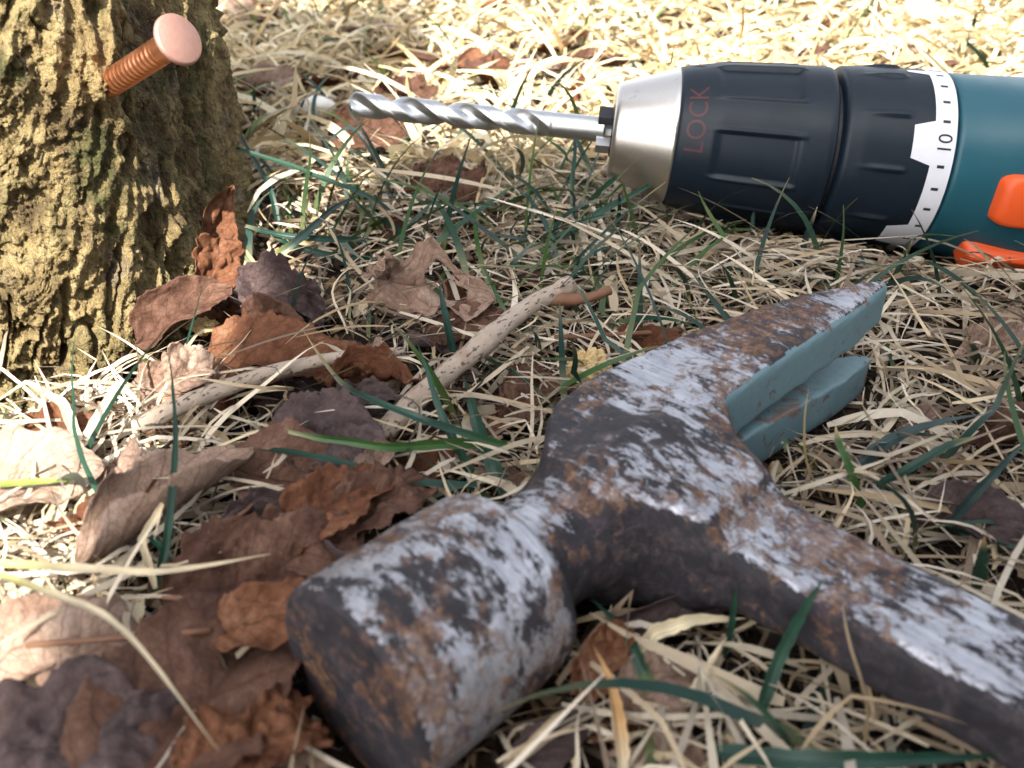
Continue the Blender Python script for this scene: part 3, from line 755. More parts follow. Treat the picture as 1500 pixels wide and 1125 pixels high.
def leaf(name, pos, L, W, head, pitch=0, roll=0, curl=.5, bend=.3, wr=.12, mat='leaf_brown', shape='oval', seed=1, hole=None,
         label=None, group=None, stem=0., cat='leaf', lo=False):
    n, mm = (18, 13) if lo else (44, 29)
    V, F, uv = leaf_grid(L, W, curl, bend, wr, seed, shape, n, mm)
    if hole:
        c_ = uv[F].mean(1); dd = np.full(len(F), 9.)
        for (ht, hj, hr) in hole: dd = np.minimum(dd, np.hypot((c_[:, 0] - ht) * 2, c_[:, 1] - hj) / hr + .35 * vnoise(np.stack([c_[:, 0] * 9, c_[:, 1] * 6, 0 * c_[:, 0]], 1), seed))
        F = F[dd > 1]
    V = V - V.mean(0)
    rot = np.array(Matrix.Rotation(R(head), 3, 'Z') @ Matrix.Rotation(R(-pitch), 3, 'Y') @ Matrix.Rotation(R(roll), 3, 'X'))
    V = V @ rot.T
    pos = np.array(pos, float)
    mo = .012
    o = mesh(name, V + pos, F, M[mat], None, tuple(pos), uvs=uv)
    md = o.modifiers.new('thick', 'SOLIDIFY'); md.thickness = .018 * S; md.offset = 0
    if stem:
        d_ = rot @ np.array([-1, 0, .25]); p0 = pos + rot @ np.array([-L * .46, 0, 0]); pts = [p0 + d_ * stem * q + np.array([0, 0, -.25 * stem * q * q]) + rot @ np.array([0, .2 * stem * q * q, 0]) for q in np.linspace(0, 1, 8)]
        st = tube('leaf_stem', pts, [.05 - .012 * q for q in np.linspace(0, 1, 8)], M['stem'], o, tuple(pos), 6)
    return tag(o, label, cat, group)
def tube(name, pts, rad, mat, parent=None, org=None, k=10, rough=0., seed=0):
    pts = np.array(pts, float); T = np.gradient(pts, axis=0); T /= np.linalg.norm(T, axis=1)[:, None]
    up = np.array([.13, .21, 1.]); N_ = np.cross(T, up); N_ /= np.linalg.norm(N_, axis=1)[:, None]; B = np.cross(N_, T)
    th = np.linspace(0, 2 * np.pi, k, endpoint=False)
    rows = [pts[i] + np.outer(np.cos(th) * rad[i], N_[i]) + np.outer(np.sin(th) * rad[i], B[i]) for i in range(len(pts))]
    V, F = loft(rows)
    if rough: V = V + rough * np.stack([fbm(V * 4, seed + q, 3) for q in (1, 5, 9)], 1)
    return mesh(name, V, F, mat, parent, org if org is not None else tuple(pts[0]))
def spline(ctrl, n):
    P = np.array(ctrl, float); m_ = len(P)
    if m_ == 2: return P[0] + (P[1] - P[0]) * np.linspace(0, 1, n)[:, None]
    Q = np.concatenate([[2 * P[0] - P[1]], P, [2 * P[-1] - P[-2]]]); out = []
    for x in np.linspace(0, m_ - 1 - 1e-6, n):
        i = int(x); t = x - i; a, b, c_, d_ = Q[i], Q[i + 1], Q[i + 2], Q[i + 3]
        out.append(.5 * (2 * b + (c_ - a) * t + (2 * a - 5 * b + 4 * c_ - d_) * t * t + (3 * b - a - 3 * c_ + d_) * t ** 3))
    return np.array(out)
M['stem'] = simple_mat('leaf_stem', (.16, .075, .04), .7, 0, .3, 300, .4)

LV = [  # pixel u, v, height; length, width; heading, pitch, roll; curl, bend, wrinkle; tone, shape; label
 (655, 262, 1.5, 2.2, 1.5, 8, -6, 48, .35, -.2, .16, 'leaf_brown', 'torn', None, 'square torn brown leaf propped up in the grass below the drill bit', 0),
 (628, 425, 1.25, 3.4, 1.9, -22, 6, 30, 1.0, -.45, .30, 'leaf_tan', 'lobed', [(.62, .1, .35)], 'tan curled leaf with a ragged hole lying above the speckled twig', 0),
 (562, 392, 1.6, 1.5, 1.0, -62, 20, 25, .8, .7, .14, 'leaf_tan', 'torn', None, 'small tan curled leaf flap rising beside the holed tan leaf', 0),
 (415, 525, .75, 3.6, 2.1, 4, 0, 14, .2, -.2, .14, 'leaf_orange', 'torn', [(.3, -.25, .12)], 'flat orange-brown leaf with a jagged edge under the thin twig', 0),
 (545, 545, .8, 2.6, 1.2, -8, 6, -12, .9, -.4, .22, 'leaf_orange', 'oval', None, 'folded russet leaf under the end of the thin twig', 0),
 (470, 640, 1.0, 3.1, 1.9, -24, 2, 12, .7, -.4, .22, 'leaf_grey', 'oval', None, 'wrinkled grey-purple leaf below the thin twig', 0),
 (500, 590, .8, 2.6, 1.1, 12, 2, 15, 1.3, .2, .14, 'leaf_grey', 'oval', None, 'narrow folded grey-brown leaf between the two twigs', 0),
 (245, 725, 1.25, 3.4, 2.3, 50, 6, -12, 1.9, .1, .05, 'leaf_tan', 'oval', None, 'tan leaf rolled into a thick tube beside the straw tuft', 0),
 (312, 350, 1.6, 3.2, 1.4, 66, 46, 55, .8, .5, .16, 'leaf_orange', 'oval', None, 'red-brown leaf standing against the shaded side of the stump', 0),
 (262, 455, 1.2, 2.7, 1.5, 28, 24, 30, .9, -.5, .14, 'leaf_brown', 'oval', None, 'brown leaf curling up at the foot of the stump', 0),
 (312, 415, 1.3, 2.2, 1.3, 75, 55, 40, .6, .4, .14, 'leaf_orange', 'torn', None, 'dark russet leaf standing in the gap beside the stump foot', 0),
 (395, 432, 1.0, 2.7, 1.5, -8, 0, 20, .8, -.7, .28, 'leaf_grey', 'torn', None, 'dark crumpled leaf beside the leaf curling at the stump foot', 0),
 (395, 480, .9, 2.4, 1.2, -30, 4, 35, .9, -.4, .2, 'leaf_brown', 'oval', None, 'brown bent leaf between crumpled leaf and flat orange leaf', 0),
 (475, 745, 1.15, 2.2, 1.3, 46, 12, 16, .35, -.2, .14, 'leaf_orange', 'torn', None, 'jagged orange-brown leaf piece sticking up left of the hammer poll', 0),
 (555, 735, 1.0, 1.9, 1.3, 40, 4, 12, .5, -.2, .12, 'leaf_brown', 'torn', None, 'flat brown leaf piece next to the hammer neck', 0),
 (540, 690, .95, 2.1, .7, 58, 8, 5, .9, -.2, .1, 'leaf_tan', 'oval', None, 'narrow tan leaf strip pointing at the hammer neck', 0),
 (420, 690, .95, 2.6, 1.7, -12, 3, 10, .4, .3, .14, 'leaf_brown', 'oval', None, 'broad dull brown leaf below the grey-purple leaf', 0),
 (385, 770, .8, 2.6, 1.6, 30, 6, 20, .8, .3, .2, 'leaf_grey', 'lobed', None, 'grey-brown crumpled leaf deep in the litter left of the poll', 0),
 (345, 830, .8, 2.7, 1.5, 25, 8, 18, .6, -.5, .16, 'leaf_brown', 'torn', None, 'brown leaf with upturned rim left of the hammer poll', 0),
 (440, 815, .9, 2.4, 1.5, 35, 6, 24, .5, -.3, .14, 'leaf_brown', 'oval', None, 'shaded brown leaf lying against the hammer poll', 0),
 (402, 905, 1.2, 1.9, 1.2, 14, 2, 12, .4, -.4, .1, 'leaf_orange', 'oval', None, 'pinkish-brown leaf with a long stem touching the hammer face', 2.4),
 (300, 1015, .9, 4.2, 2.7, 62, 2, 8, .35, -.5, .12, 'leaf_brown', 'oval', None, 'large smooth brown leaf lying beside the hammer face', 0),
 (120, 1085, 1.0, 2.8, 1.9, 12, 0, 14, .5, -.7, .2, 'leaf_grey', 'lobed', None, 'mauve-brown crumpled leaf below the round dome-shaped leaf', 0),
 (370, 1095, 1.0, 1.9, 1.3, 40, 0, 12, .5, -.4, .14, 'leaf_orange', 'torn', None, 'russet leaf scrap lying on the large smooth leaf', 0),
 (40, 700, 1.0, 2.6, 1.9, 18, 2, 14, .3, -.3, .1, 'leaf_pale', 'oval', None, 'bleached pale leaf lying in the sun below the stump', 0),
 (142, 955, .95, 1.9, 1.7, 50, 0, 8, 1.0, -1.0, .05, 'leaf_tan', 'oval', None, 'round dome-shaped tan leaf under the straw stalks', 0),
 (45, 945, .9, 2.0, 1.4, 30, 4, 8, .4, -.3, .1, 'leaf_tan', 'oval', None, 'tan leaf in the sun left of the dome-shaped leaf', 0),
 (180, 690, .9, 1.4, 1.1, -48, 8, 22, .4, -.3, .07, 'leaf_tan', 'torn', None, 'small pinkish leaf piece beside the rolled leaf', 0),
 (155, 745, .9, 1.7, 1.0, 36, 6, 10, .5, .4, .14, 'leaf_orange', 'torn', None, 'orange leaf scrap under the straw tuft by the rolled leaf', 0),
 (75, 630, .8, 1.5, 1.1, 10, 8, 12, .4, -.4, .1, 'leaf_orange', 'torn', None, 'orange-brown leaf scrap at the sunny foot of the stump', 0),
 (255, 555, 1.0, 1.7, 1.2, 40, 12, 26, .5, -.4, .12, 'leaf_tan', 'torn', None, 'pale torn leaf at the end of the thin twig', 0),
 (930, 503, .8, 2.6, 1.1, -8, 2, 8, .5, .2, .1, 'leaf_orange', 'oval', None, 'bright rust-orange leaf behind the hammer head', 0),
 (775, 575, .6, 2.0, 1.3, 60, 8, 12, .5, -.3, .14, 'leaf_brown', 'torn', None, 'dark red-brown leaf between speckled twig and hammer head', 0),
 (690, 475, .7, 2.4, 1.2, 20, 0, 15, .5, -.3, .15, 'leaf_brown', 'oval', None, 'brown leaf in shadow beneath the holed tan leaf', 0),
 (555, 195, 1.0, 3.8, 2.2, 10, -2, 38, .5, -.3, .22, 'leaf_brown', 'oval', None, 'brown leaf lying under the tip of the drill bit', 0),
 (590, 138, 1.5, 2.6, 1.6, 18, 14, 40, .6, .5, .18, 'leaf_brown', 'torn', None, 'dark curled leaf standing behind the drill bit tip', 0),
 (842, 140, 1.4, 2.1, .7, 55, 48, 25, 1.3, .2, .08, 'leaf_orange', 'oval', None, 'upright rolled red-brown leaf between bit and chuck', 0),
 (1450, 775, .7, 2.6, 1.3, -35, 4, 12, .9, -.3, .16, 'leaf_grey', 'oval', None, 'purple-grey veined leaf in the straw beyond the hammer handle', 0),
 (1488, 625, .8, 1.8, 1.2, 10, 8, 14, .5, -.3, .14, 'leaf_brown', 'torn', None, 'dark red-brown leaf in the straw beyond the claw', 0),
 (1470, 490, .8, 2.0, 1.1, 24, 4, 14, .4, -.3, .12, 'leaf_tan', 'torn', None, 'pinkish leaf piece in the straw below the orange trigger', 0),
 (985, 905, .75, 2.3, .9, 16, 4, 12, 1.1, -.1, .06, 'leaf_grey', 'oval', None, 'mauve rolled leaf under the hammer neck', 0),
 (962, 1005, .7, 1.5, 1.0, 28, 4, 14, .5, -.4, .06, 'leaf_tan', 'oval', None, 'pinkish-tan leaf in the straw right of the hammer poll', 0),
 (800, 1095, .55, 1.6, .8, 40, 4, 14, 1.2, -.1, .06, 'leaf_grey', 'oval', None, 'grey-brown rolled leaf under the hammer poll', 0),
 (880, 965, 1.0, 1.3, .7, 55, 20, 25, 1.2, .4, .08, 'leaf_orange', 'torn', None, 'curled amber leaf touching the right of the poll', 0),
]
for i, (u, v, z, L, W, hd, pt, ro, cu_, be, wr, mt, shp, hol, lab, stm) in enumerate(LV):
    leaf('dead_leaf', at(u, v, z=z + (.2 if u < 620 and v > 380 else 0)), L, W, hd, pt, ro * 1.2, cu_ * 1.35 + .12, be * 1.2, wr * 1.5, mt, shp, 100 + i * 7, hol, lab, None, stm)
# litter under and around them
r2 = np.random.default_rng(21)
tones = ['leaf_brown', 'leaf_grey', 'leaf_dark', 'leaf_orange', 'leaf_tan']
def hammer_clear(p, rad):
    u, v, w = world_to_h(np.asarray(p, float)[None]); return sd_hammer(u, v, w)[0] > rad
def in_stump(x, y, z=1., pad=0.):
    dx, dy = np.asarray(x) - ST_C[0], np.asarray(y) - ST_C[1]
    return np.hypot(dx, dy) < stump_r(np.arctan2(dy, dx), np.asarray(z)) + pad
TW = {'leaf_dark': 'dark brown', 'leaf_brown': 'brown', 'leaf_grey': 'grey-purple', 'leaf_orange': 'russet', 'leaf_tan': 'tan', 'leaf_pale': 'bleached'}
SPOTS = [('at the shaded foot of the stump', (330, 440)), ('under the thin twig', (430, 560)), ('below the speckled twig', (600, 640)), ('beside the rolled leaf', (290, 720)), ('at the sunny foot of the stump', (60, 610)),
         ('beside the jagged orange leaf piece', (470, 760)), ('near the hammer poll', (420, 860)), ('beside the dome-shaped leaf', (110, 900)), ('beside the large smooth leaf', (260, 1040)), ('in the grass below the drill bit', (560, 380))]
def where(p): return min(SPOTS, key=lambda q: np.hypot(*(at(*q[1], z=.4) - np.asarray(p))[:2]))[0]
LAST = {}
FARSP = [('behind the bit tip', (560, 100)), ('behind the drill bit shank', (780, 100)), ('behind the silver chuck cone', (960, 70)), ('behind the black chuck sleeve', (1120, 70)), ('behind the torque collar', (1290, 70)), ('behind the teal housing', (1450, 70)), ('beyond the stump', (360, 70))]
NEARSP = [('in front of the chuck', (950, 380)), ('in front of the torque collar', (1250, 400)), ('beyond the claw', (1400, 560)), ('beyond the hammer handle', (1420, 760)), ('before the hammer handle', (1150, 1030)), ('beside the speckled twig', (760, 470)), ('under the hammer neck', (930, 960))]
def near_of(p, sp): return min(sp, key=lambda q: np.hypot(*(at(*q[1], z=.6) - np.asarray(p))[:2]))[0]
def far_label(p): return '%s %s leaf on the sunlit %s lawn %s' % (['small', 'broad', 'long'][LAST['sz']], LAST['tone'], 'straw' if p[1] < 62 else 'farther straw', near_of(p * np.array([min(1, 45 / p[1]), min(1, 45 / p[1]), 1]), FARSP))
def frag_label(p): return '%s torn %s leaf fragment sunk in the straw %s' % (['small', 'broad', 'long'][LAST['sz']], LAST['tone'], near_of(p, NEARSP))
def litter_label(p, k):
    return '%s %s leaf pressed into the litter %s' % (['small', 'broad', 'long'][LAST['sz']], LAST['tone'], where(p))
cnt = 0
while cnt < 52:
    u_, v_ = r2.uniform(-60, 640), r2.uniform(330, 1180)
    if u_ > 420 + (v_ - 330) * .25 and v_ > 700: continue
    p = at(u_, v_, z=r2.uniform(.0, .45))
    if in_stump(p[0], p[1], 1., .5) or not hammer_clear(p, .5): continue
    tn = tones[r2.integers(5)]; l_, w_ = r2.uniform(1.4, 3.0), r2.uniform(.9, 1.8)
    LAST.update(tone=TW[tn], sz=0 if l_ < 1.9 else (2 if l_ / w_ > 1.9 else 1))
    leaf('leaf_scrap', p, l_, w_, r2.uniform(0, 360), r2.uniform(-22, 22), r2.uniform(-40, 40), r2.uniform(.4, 1.6), r2.uniform(-.9, .7),
         r2.uniform(.12, .32), tn, ['oval', 'torn', 'lobed'][r2.integers(3)], 900 + cnt, None, litter_label(p, cnt), 'leaf litter between stump and hammer', lo=True)
    cnt += 1
cnt = 0
while cnt < 46:
    u_, v_ = r2.uniform(300, 1560), r2.uniform(-40, 130)
    p = at(u_, v_, z=.9)
    if in_stump(p[0], p[1], 1., 1) or p[1] > 110: continue
    tn = ['leaf_orange', 'leaf_brown', 'leaf_tan'][r2.integers(3)]; l_, w_ = r2.uniform(2., 4.4), r2.uniform(1.4, 2.6)
    LAST.update(tone=TW[tn], sz=0 if l_ < 2.7 else (2 if l_ / w_ > 1.9 else 1))
    leaf('lawn_leaf', p, l_, w_, r2.uniform(0, 360), r2.uniform(-6, 14), r2.uniform(-18, 25), r2.uniform(.2, .9), r2.uniform(-.6, .5),
         r2.uniform(.1, .25), tn, ['oval', 'torn'][r2.integers(2)], 2000 + cnt, None, far_label(p), 'leaves on the lawn behind the drill', lo=True)
    cnt += 1
cnt = 0
while cnt < 22:
    u_, v_ = r2.uniform(600, 1560), r2.uniform(300, 1150)
    p = at(u_, v_, z=.35)
    if not hammer_clear(p, .7): continue
    tn = tones[r2.integers(5)]; l_, w_ = r2.uniform(1., 2.), r2.uniform(.6, 1.3); LAST.update(tone=TW[tn], sz=0 if l_ < 1.4 else (2 if l_ / w_ > 1.9 else 1))
    leaf('leaf_fragment', p, l_, w_, r2.uniform(0, 360), r2.uniform(-6, 14), r2.uniform(-18, 25), r2.uniform(.2, .9), r2.uniform(-.6, .5),
         r2.uniform(.06, .15), tn, 'torn', 3000 + cnt, None, frag_label(p), 'leaf fragments in the straw', lo=True)
    cnt += 1

# ------------------------------------------------------------------ twigs, pebbles, chips
m, nt = material('twig_bark'); co = objco(nt)
n1 = noise(nt, co, 120, 5, .7); n2 = noise(nt, co, 1000, 4, .7)
c = mix(nt, n1, (.24, .18, .135), (.45, .38, .31))
lent = noise(nt, mapping(nt, mapping(nt, co, (1, 1, 1), (0, 0, R(-50))), (.38, 1, 1)), 1500, 2, .5)
sp_ = ramp(nt, lent, [(.60, 0.), (.66, 1.)])
c = mix(nt, mth(nt, 'MULTIPLY', sp_, .85), c, (.05, .035, .03))
c = mix(nt, mth(nt, 'MULTIPLY', ramp(nt, noise(nt, co, 60, 3), [(.55, 0.), (.65, 1.)]), .6), c, (.20, .12, .08))
finish(nt, pbsdf(nt, Base_Color=c, Roughness=.75, Normal=bump(nt, mth(nt, 'ADD', n2, sp_), .6, .0005), Specular_IOR_Level=.3)); M['twig'] = m
ctrl = [at(553, 645, z=.75), at(610, 585, z=1.05), at(700, 510, z=1.35), at(770, 452, z=1.5), at(835, 418, z=1.6)]
P = spline(ctrl, 40); org = tuple(P[0] * np.array([1, 1, 0]))
tw = tag(empty('speckled_twig', org), 'pale speckled twig lying between the leaves and the hammer head', 'twig')
tube('stem', P, [.23 + .05 * math.exp(-((i - 21) / 2.2) ** 2) - .03 * i / 40 + (.04 if i > 36 else 0) for i in range(40)], M['twig'], tw, org, 16, .02, 3)
P = spline([at(800, 437, z=1.5), at(850, 438, z=1.45), at(893, 425, z=1.5)], 16)
tube('side_twig', P, [.17 - .005 * i + (.03 if i > 12 else 0) for i in range(16)], M['stem'], tw, org, 12, .03, 5)
P = spline([at(203, 622, z=1.1), at(300, 580, z=1.25), at(400, 545, z=1.3), at(500, 523, z=1.2), at(592, 516, z=1.0)], 40); org = tuple(P[0] * np.array([1, 1, 0]))
tw = tag(empty('thin_twig', org), 'thin tapering pale twig lying across the orange leaf', 'twig')
tube('stem', P, [.20 - .09 * i / 40 for i in range(40)], M['twig'], tw, org, 14, .015, 8)
tag(tube('leaf_stalk', spline([at(812, 494, z=.95), at(900, 490, z=1.0), at(1000, 484, z=.9)], 14), [.06] * 14, M['stem'], None, None, 8, .01), 'thin orange-brown stalk crossing the rust-orange leaf', 'stalk')
tag(tube('brown_stalk', spline([at(300, 800, z=1.2), at(335, 770, z=1.3), at(385, 725, z=1.1)], 14), [.065 - .003 * q for q in range(14)], M['stem'], None, None, 8, .02), 'bent brown leaf stalk in the litter beside the rolled leaf', 'stalk')

def rock(name, pos, r, sq, mat, label, cat, seed, group=None, k=3):
    bm = bmesh.new(); bmesh.ops.create_icosphere(bm, subdivisions=k, radius=1)
    V = np.array([v.co[:] for v in bm.verts]); F = [tuple(v.index for v in f.verts) for f in bm.faces]; bm.free()
    V = V * (1 + .22 * fbm(V * 1.2 + seed, seed, 3))[:, None] * np.array(sq) * r + np.array(pos)
    return tag(mesh(name, V, F, mat, None, tuple(pos)), label, cat, group)
M['pebble'] = simple_mat('pebble', (.72, .70, .66), .6, 0, .12, 200, .4)
rock('pebble', at(465, 157, z=.5), .62, (1.1, .9, .75), M['pebble'], 'white pebble on the soil left of the drill bit tip', 'pebble', 4)
rock('pebble', at(432, 160, z=.3), .28, (1, .9, .8), M['pebble'], 'tiny white pebble beside the larger white pebble', 'pebble', 9)
m, nt = material('punk_wood'); co = objco(nt); n1 = noise(nt, co, 200, 6, .75)
finish(nt, pbsdf(nt, Base_Color=mix(nt, n1, (.42, .27, .10), (.66, .50, .26)), Roughness=.9, Normal=bump(nt, n1, 1., .002))); M['punk'] = m
def chunk(pos, r, label, seed):
    bm = bmesh.new(); bmesh.ops.create_icosphere(bm, subdivisions=4, radius=1)
    V = np.array([v.co[:] for v in bm.verts]); F = [tuple(v.index for v in f.verts) for f in bm.faces]; bm.free()
    V = V * (1 + .45 * fbm(V * 2.2 + seed, seed, 4))[:, None] * np.array([1, .8, .7]) * r + np.array(pos)
    tag(mesh('wood_crumb', V, F, M['punk'], None, tuple(pos), smooth=False), label, 'wood crumb')
chunk(at(865, 538, z=.9), .48, 'yellow crumb of rotten wood beside the hammer head', 3)
chunk(at(230, 462, z=1.0), .5, 'yellow crumb of rotten wood at the foot of the stump', 5)
chunk(at(268, 440, z=.8), .3, 'smaller yellow wood crumb beside the curling leaf at the stump', 8)
chunk(at(297, 478, z=.8), .28, 'little knobbly seed case between leaves by the stump', 11)

# loose soil crumbs and chips
def debris(n, seed):
    r_ = np.random.default_rng(seed)
    y = r_.uniform(6, 75, n) ** 1.0; x = r_.uniform(-1, 1, n) * (8 + y * .62)
    k = n // 2; x[:k] = r_.uniform(-14, 0, k); y[:k] = r_.uniform(20, 60, k)
    keep = ~in_stump(x, y, 0 * x + 1, .1); x, y = x[keep], y[keep]; n = len(x)
    sz = r_.uniform(.04, .17, n) * np.where(r_.random(n) < .1, 1.8, 1)
    base = np.array([[1, 0, 0], [-1, 0, 0], [0, 1, 0], [0, -1, 0], [0, 0, 1], [0, 0, -1.]])
    fa = np.array([[0, 2, 4], [2, 1, 4], [1, 3, 4], [3, 0, 4], [2, 0, 5], [1, 2, 5], [3, 1, 5], [0, 3, 5]])
    V = base[None] * (sz[:, None] * r_.uniform(.5, 1.5, (n, 3)))[:, None, :]
    V = V + r_.normal(0, .25, V.shape) * sz[:, None, None]
    a = r_.uniform(0, 6.28, n); ca, sa = np.cos(a), np.sin(a)
    V = np.stack([V[..., 0] * ca[:, None] - V[..., 1] * sa[:, None], V[..., 0] * sa[:, None] + V[..., 1] * ca[:, None], V[..., 2]], -1)
    V += np.stack([x, y, ground_h(x, y) + sz * .4], -1)[:, None]
    F = (fa[None] + 6 * np.arange(n)[:, None, None]).reshape(-1, 3)
    pal = np.array([(.05, .033, .022), (.12, .075, .045), (.30, .20, .11), (.48, .36, .21), (.60, .50, .34)])
    cc = pal[r_.choice(5, n, p=[.28, .27, .22, .15, .08])] * r_.uniform(.8, 1.2, (n, 1))
    return V.reshape(-1, 3), F, np.repeat(cc, 6, 0)
V, F, cc = debris(20000, 5)
tag(mesh('soil_crumbs', V, F, M['straw'], cols=cc, smooth=False), 'loose soil crumbs and wood chips between the grass', 'soil crumbs', kind='stuff')

# ------------------------------------------------------------------ grass
def collide(P):
    """True where a point would sit inside hammer, drill, nail or stump"""
    p = P.reshape(-1, 3); u, v, w = world_to_h(p)
    near = (u > -.8) & (u < 14) & (v > -2.6) & (v < 32) & (np.abs(w) < 2.2)
    bad = np.zeros(len(p), bool)
    if near.any(): bad[near] = sd_hammer(u[near], v[near], w[near]) < .035
    q = p - DF; s = q @ dA; rr = np.sqrt(np.maximum((q ** 2).sum(1) - s * s, 0))
    rad = np.interp(s, [-7.9, -7.85, -.4, -.3, 0, 2, 3.2, 6.5, 9, 12, 25], [0, .36, .36, .7, 1.4, 1.95, 2.24, 2.42, 2.58, 3.0, 3.0])
    bad |= (rr < rad) & (s > -7.9) & (s < 25)
    bad |= in_stump(p[:, 0], p[:, 1], p[:, 2], .05) & (p[:, 2] < 34)
    return bad.reshape(P.shape[:-1])

def blades(n, seed, region, L=(2., 6.), W=(.10, .24), e0=(0, 55), bend=(20, 120), kap=60, z0=(0, .6), segs=7, pal=None, tipc=None, basec=None, taper=.8, wave=0., fold=.0):
    """field of ribbon blades; returns verts, quads, colours"""
    r_ = np.random.default_rng(seed)
    x, y = region(r_, n); n = len(x)
    Ln = r_.uniform(*L, n); Wd = r_.uniform(*W, n)
    ph = r_.uniform(0, 2 * np.pi, n); el = np.radians(r_.uniform(*e0, n)); bd = np.radians(r_.uniform(*bend, n)); kp = np.radians(r_.normal(0, kap, n))
    zz = ground_h(x, y) + r_.uniform(*z0, n)
    tw0 = r_.uniform(-.9, .9, n); tw1 = r_.normal(0, 1.1, n)
    ds = Ln / segs; p = np.stack([x, y, zz], 1); rows = []; cols = []
    ci = r_.integers(0, len(pal), n); pc = np.array(pal)[ci] * r_.uniform(.8, 1.18, (n, 1))
    kink = r_.uniform(.25, .75, n); kamp = np.where(r_.random(n) < .35, np.radians(r_.normal(0, 75, n)), 0)
    for i in range(segs + 1):
        t = i / segs
        h = ph + kp * t + kamp * (t > kink) + wave * np.sin(t * 7 + ph * 3); e = el - bd * t
        d_ = np.stack([np.cos(h) * np.cos(e), np.sin(h) * np.cos(e), np.sin(e)], 1)
        side = np.stack([-np.sin(h), np.cos(h), 0 * h], 1); nn = np.cross(d_, side); a = tw0 + tw1 * t
        sd = side * np.cos(a)[:, None] + nn * np.sin(a)[:, None]
        w = Wd * .5 * (min(1, .55 + t * 2.5)) * max(.06, (1 - t ** 2.2 * taper) if i < segs else .10)
        gz = ground_h(p[:, 0], p[:, 1]) + .05
        low = p[:, 2] < gz; p = p.copy(); p[low, 2] = gz[low] + .02 * r_.random(low.sum())
        rows.append(np.stack([p - sd * w[:, None], p + sd * w[:, None]], 1))
        cc = pc.copy()
        if tipc is not None: cc = cc + (np.array(tipc) - cc) * (np.clip((t - .72) / .28, 0, 1) * r_.uniform(0, 1, (n, 1)))
        if basec is not None: cc = cc + (np.array(basec) - cc) * np.clip((.30 - t) / .30, 0, 1)
        cols.append(np.stack([cc, cc], 1))
        p = p + d_ * ds[:, None]
    V = np.stack(rows, 1).reshape(n, -1, 3); C = np.stack(cols, 1).reshape(n, -1, 3)
    keep = ~collide(V).any(1); V, C = V[keep], C[keep]; n = len(V); k = 2 * (segs + 1)
    f = np.array([[2 * i, 2 * i + 1, 2 * i + 3, 2 * i + 2] for i in range(segs)])
    F = (f[None] + k * np.arange(n)[:, None, None]).reshape(-1, 4)
    return V.reshape(-1, 3), F, C.reshape(-1, 3)
def merge(*parts):
    V, F, C, o = [], [], [], 0
    for v, f, c_ in parts: V.append(v); F.append(f + o); C.append(c_); o += len(v)
    return np.concatenate(V), np.concatenate(F), np.concatenate(C)

STRAW = [(.56, .47, .345), (.66, .575, .44), (.47, .375, .255), (.40, .30, .18), (.72, .64, .52), (.58, .50, .39), (.30, .225, .15), (.52, .45, .36), (.22, .16, .11), (.62, .50, .33)]
THATCH = [(.075, .05, .032), (.035, .024, .016), (.12, .085, .055), (.05, .034, .02), (.018, .012, .009)]
FARST = [(.64, .53, .33), (.72, .61, .40), (.55, .43, .24), (.48, .35, .18), (.76, .68, .48)]
GREEN = [(.012, .046, .030), (.016, .055, .032), (.010, .038, .030), (.030, .075, .022), (.020, .050, .040), (.040, .085, .020)]

def litter_w(x, y):
    """0 in the leaf litter, 1 on the open straw"""
    # litter patch: between stump and hammer
    a = sm(-1.4, 1.6, x - (-.8 + .16 * (y - 14)))          # right of the litter
    b = sm(17.5, 20.5, y)                                   # beyond it
    w = np.maximum(a, b * .75)
    w = np.where((x < -6.2) & (y < 17), np.maximum(w, .35), w)
    soil = np.exp(-(((x + 6) / 6) ** 2 + ((y - 36) / 9) ** 2))   # bare soil left of the bit
    shade = np.exp(-(((x + 5) / 3.4) ** 2 + ((y - 22) / 4) ** 2))
    return np.clip(w * (1 - .80 * soil) * (1 - .75 * shade), .05, 1)
def reg_near(r_, n):
    x = r_.uniform(-18, 24, n); y = r_.uniform(-5, 34, n)
    k = (r_.random(n) < np.where(y < 4, .8, litter_w(x, y))) & (np.abs(x) < 12 + np.maximum(y, 0) * .55) & ~in_stump(x, y, 0 * x + 1, .2)
    return x[k], y[k]
def reg_far(r_, n):
    y = 30 + 100 * r_.random(n) ** 1.5; x = r_.uniform(-1, 1, n) * (14 + y * .62)
    k = (r_.random(n) < litter_w(x, y)) & ~in_stump(x, y, 0 * x + 1, .2)
    return x[k], y[k]
def reg_left(r_, n):
    x = r_.normal(-8.2, 1.7, n); y = r_.normal(12.3, 2.6, n)
    k = (y > 5) & (x < -5.3) & (y < 17); return x[k], y[k]
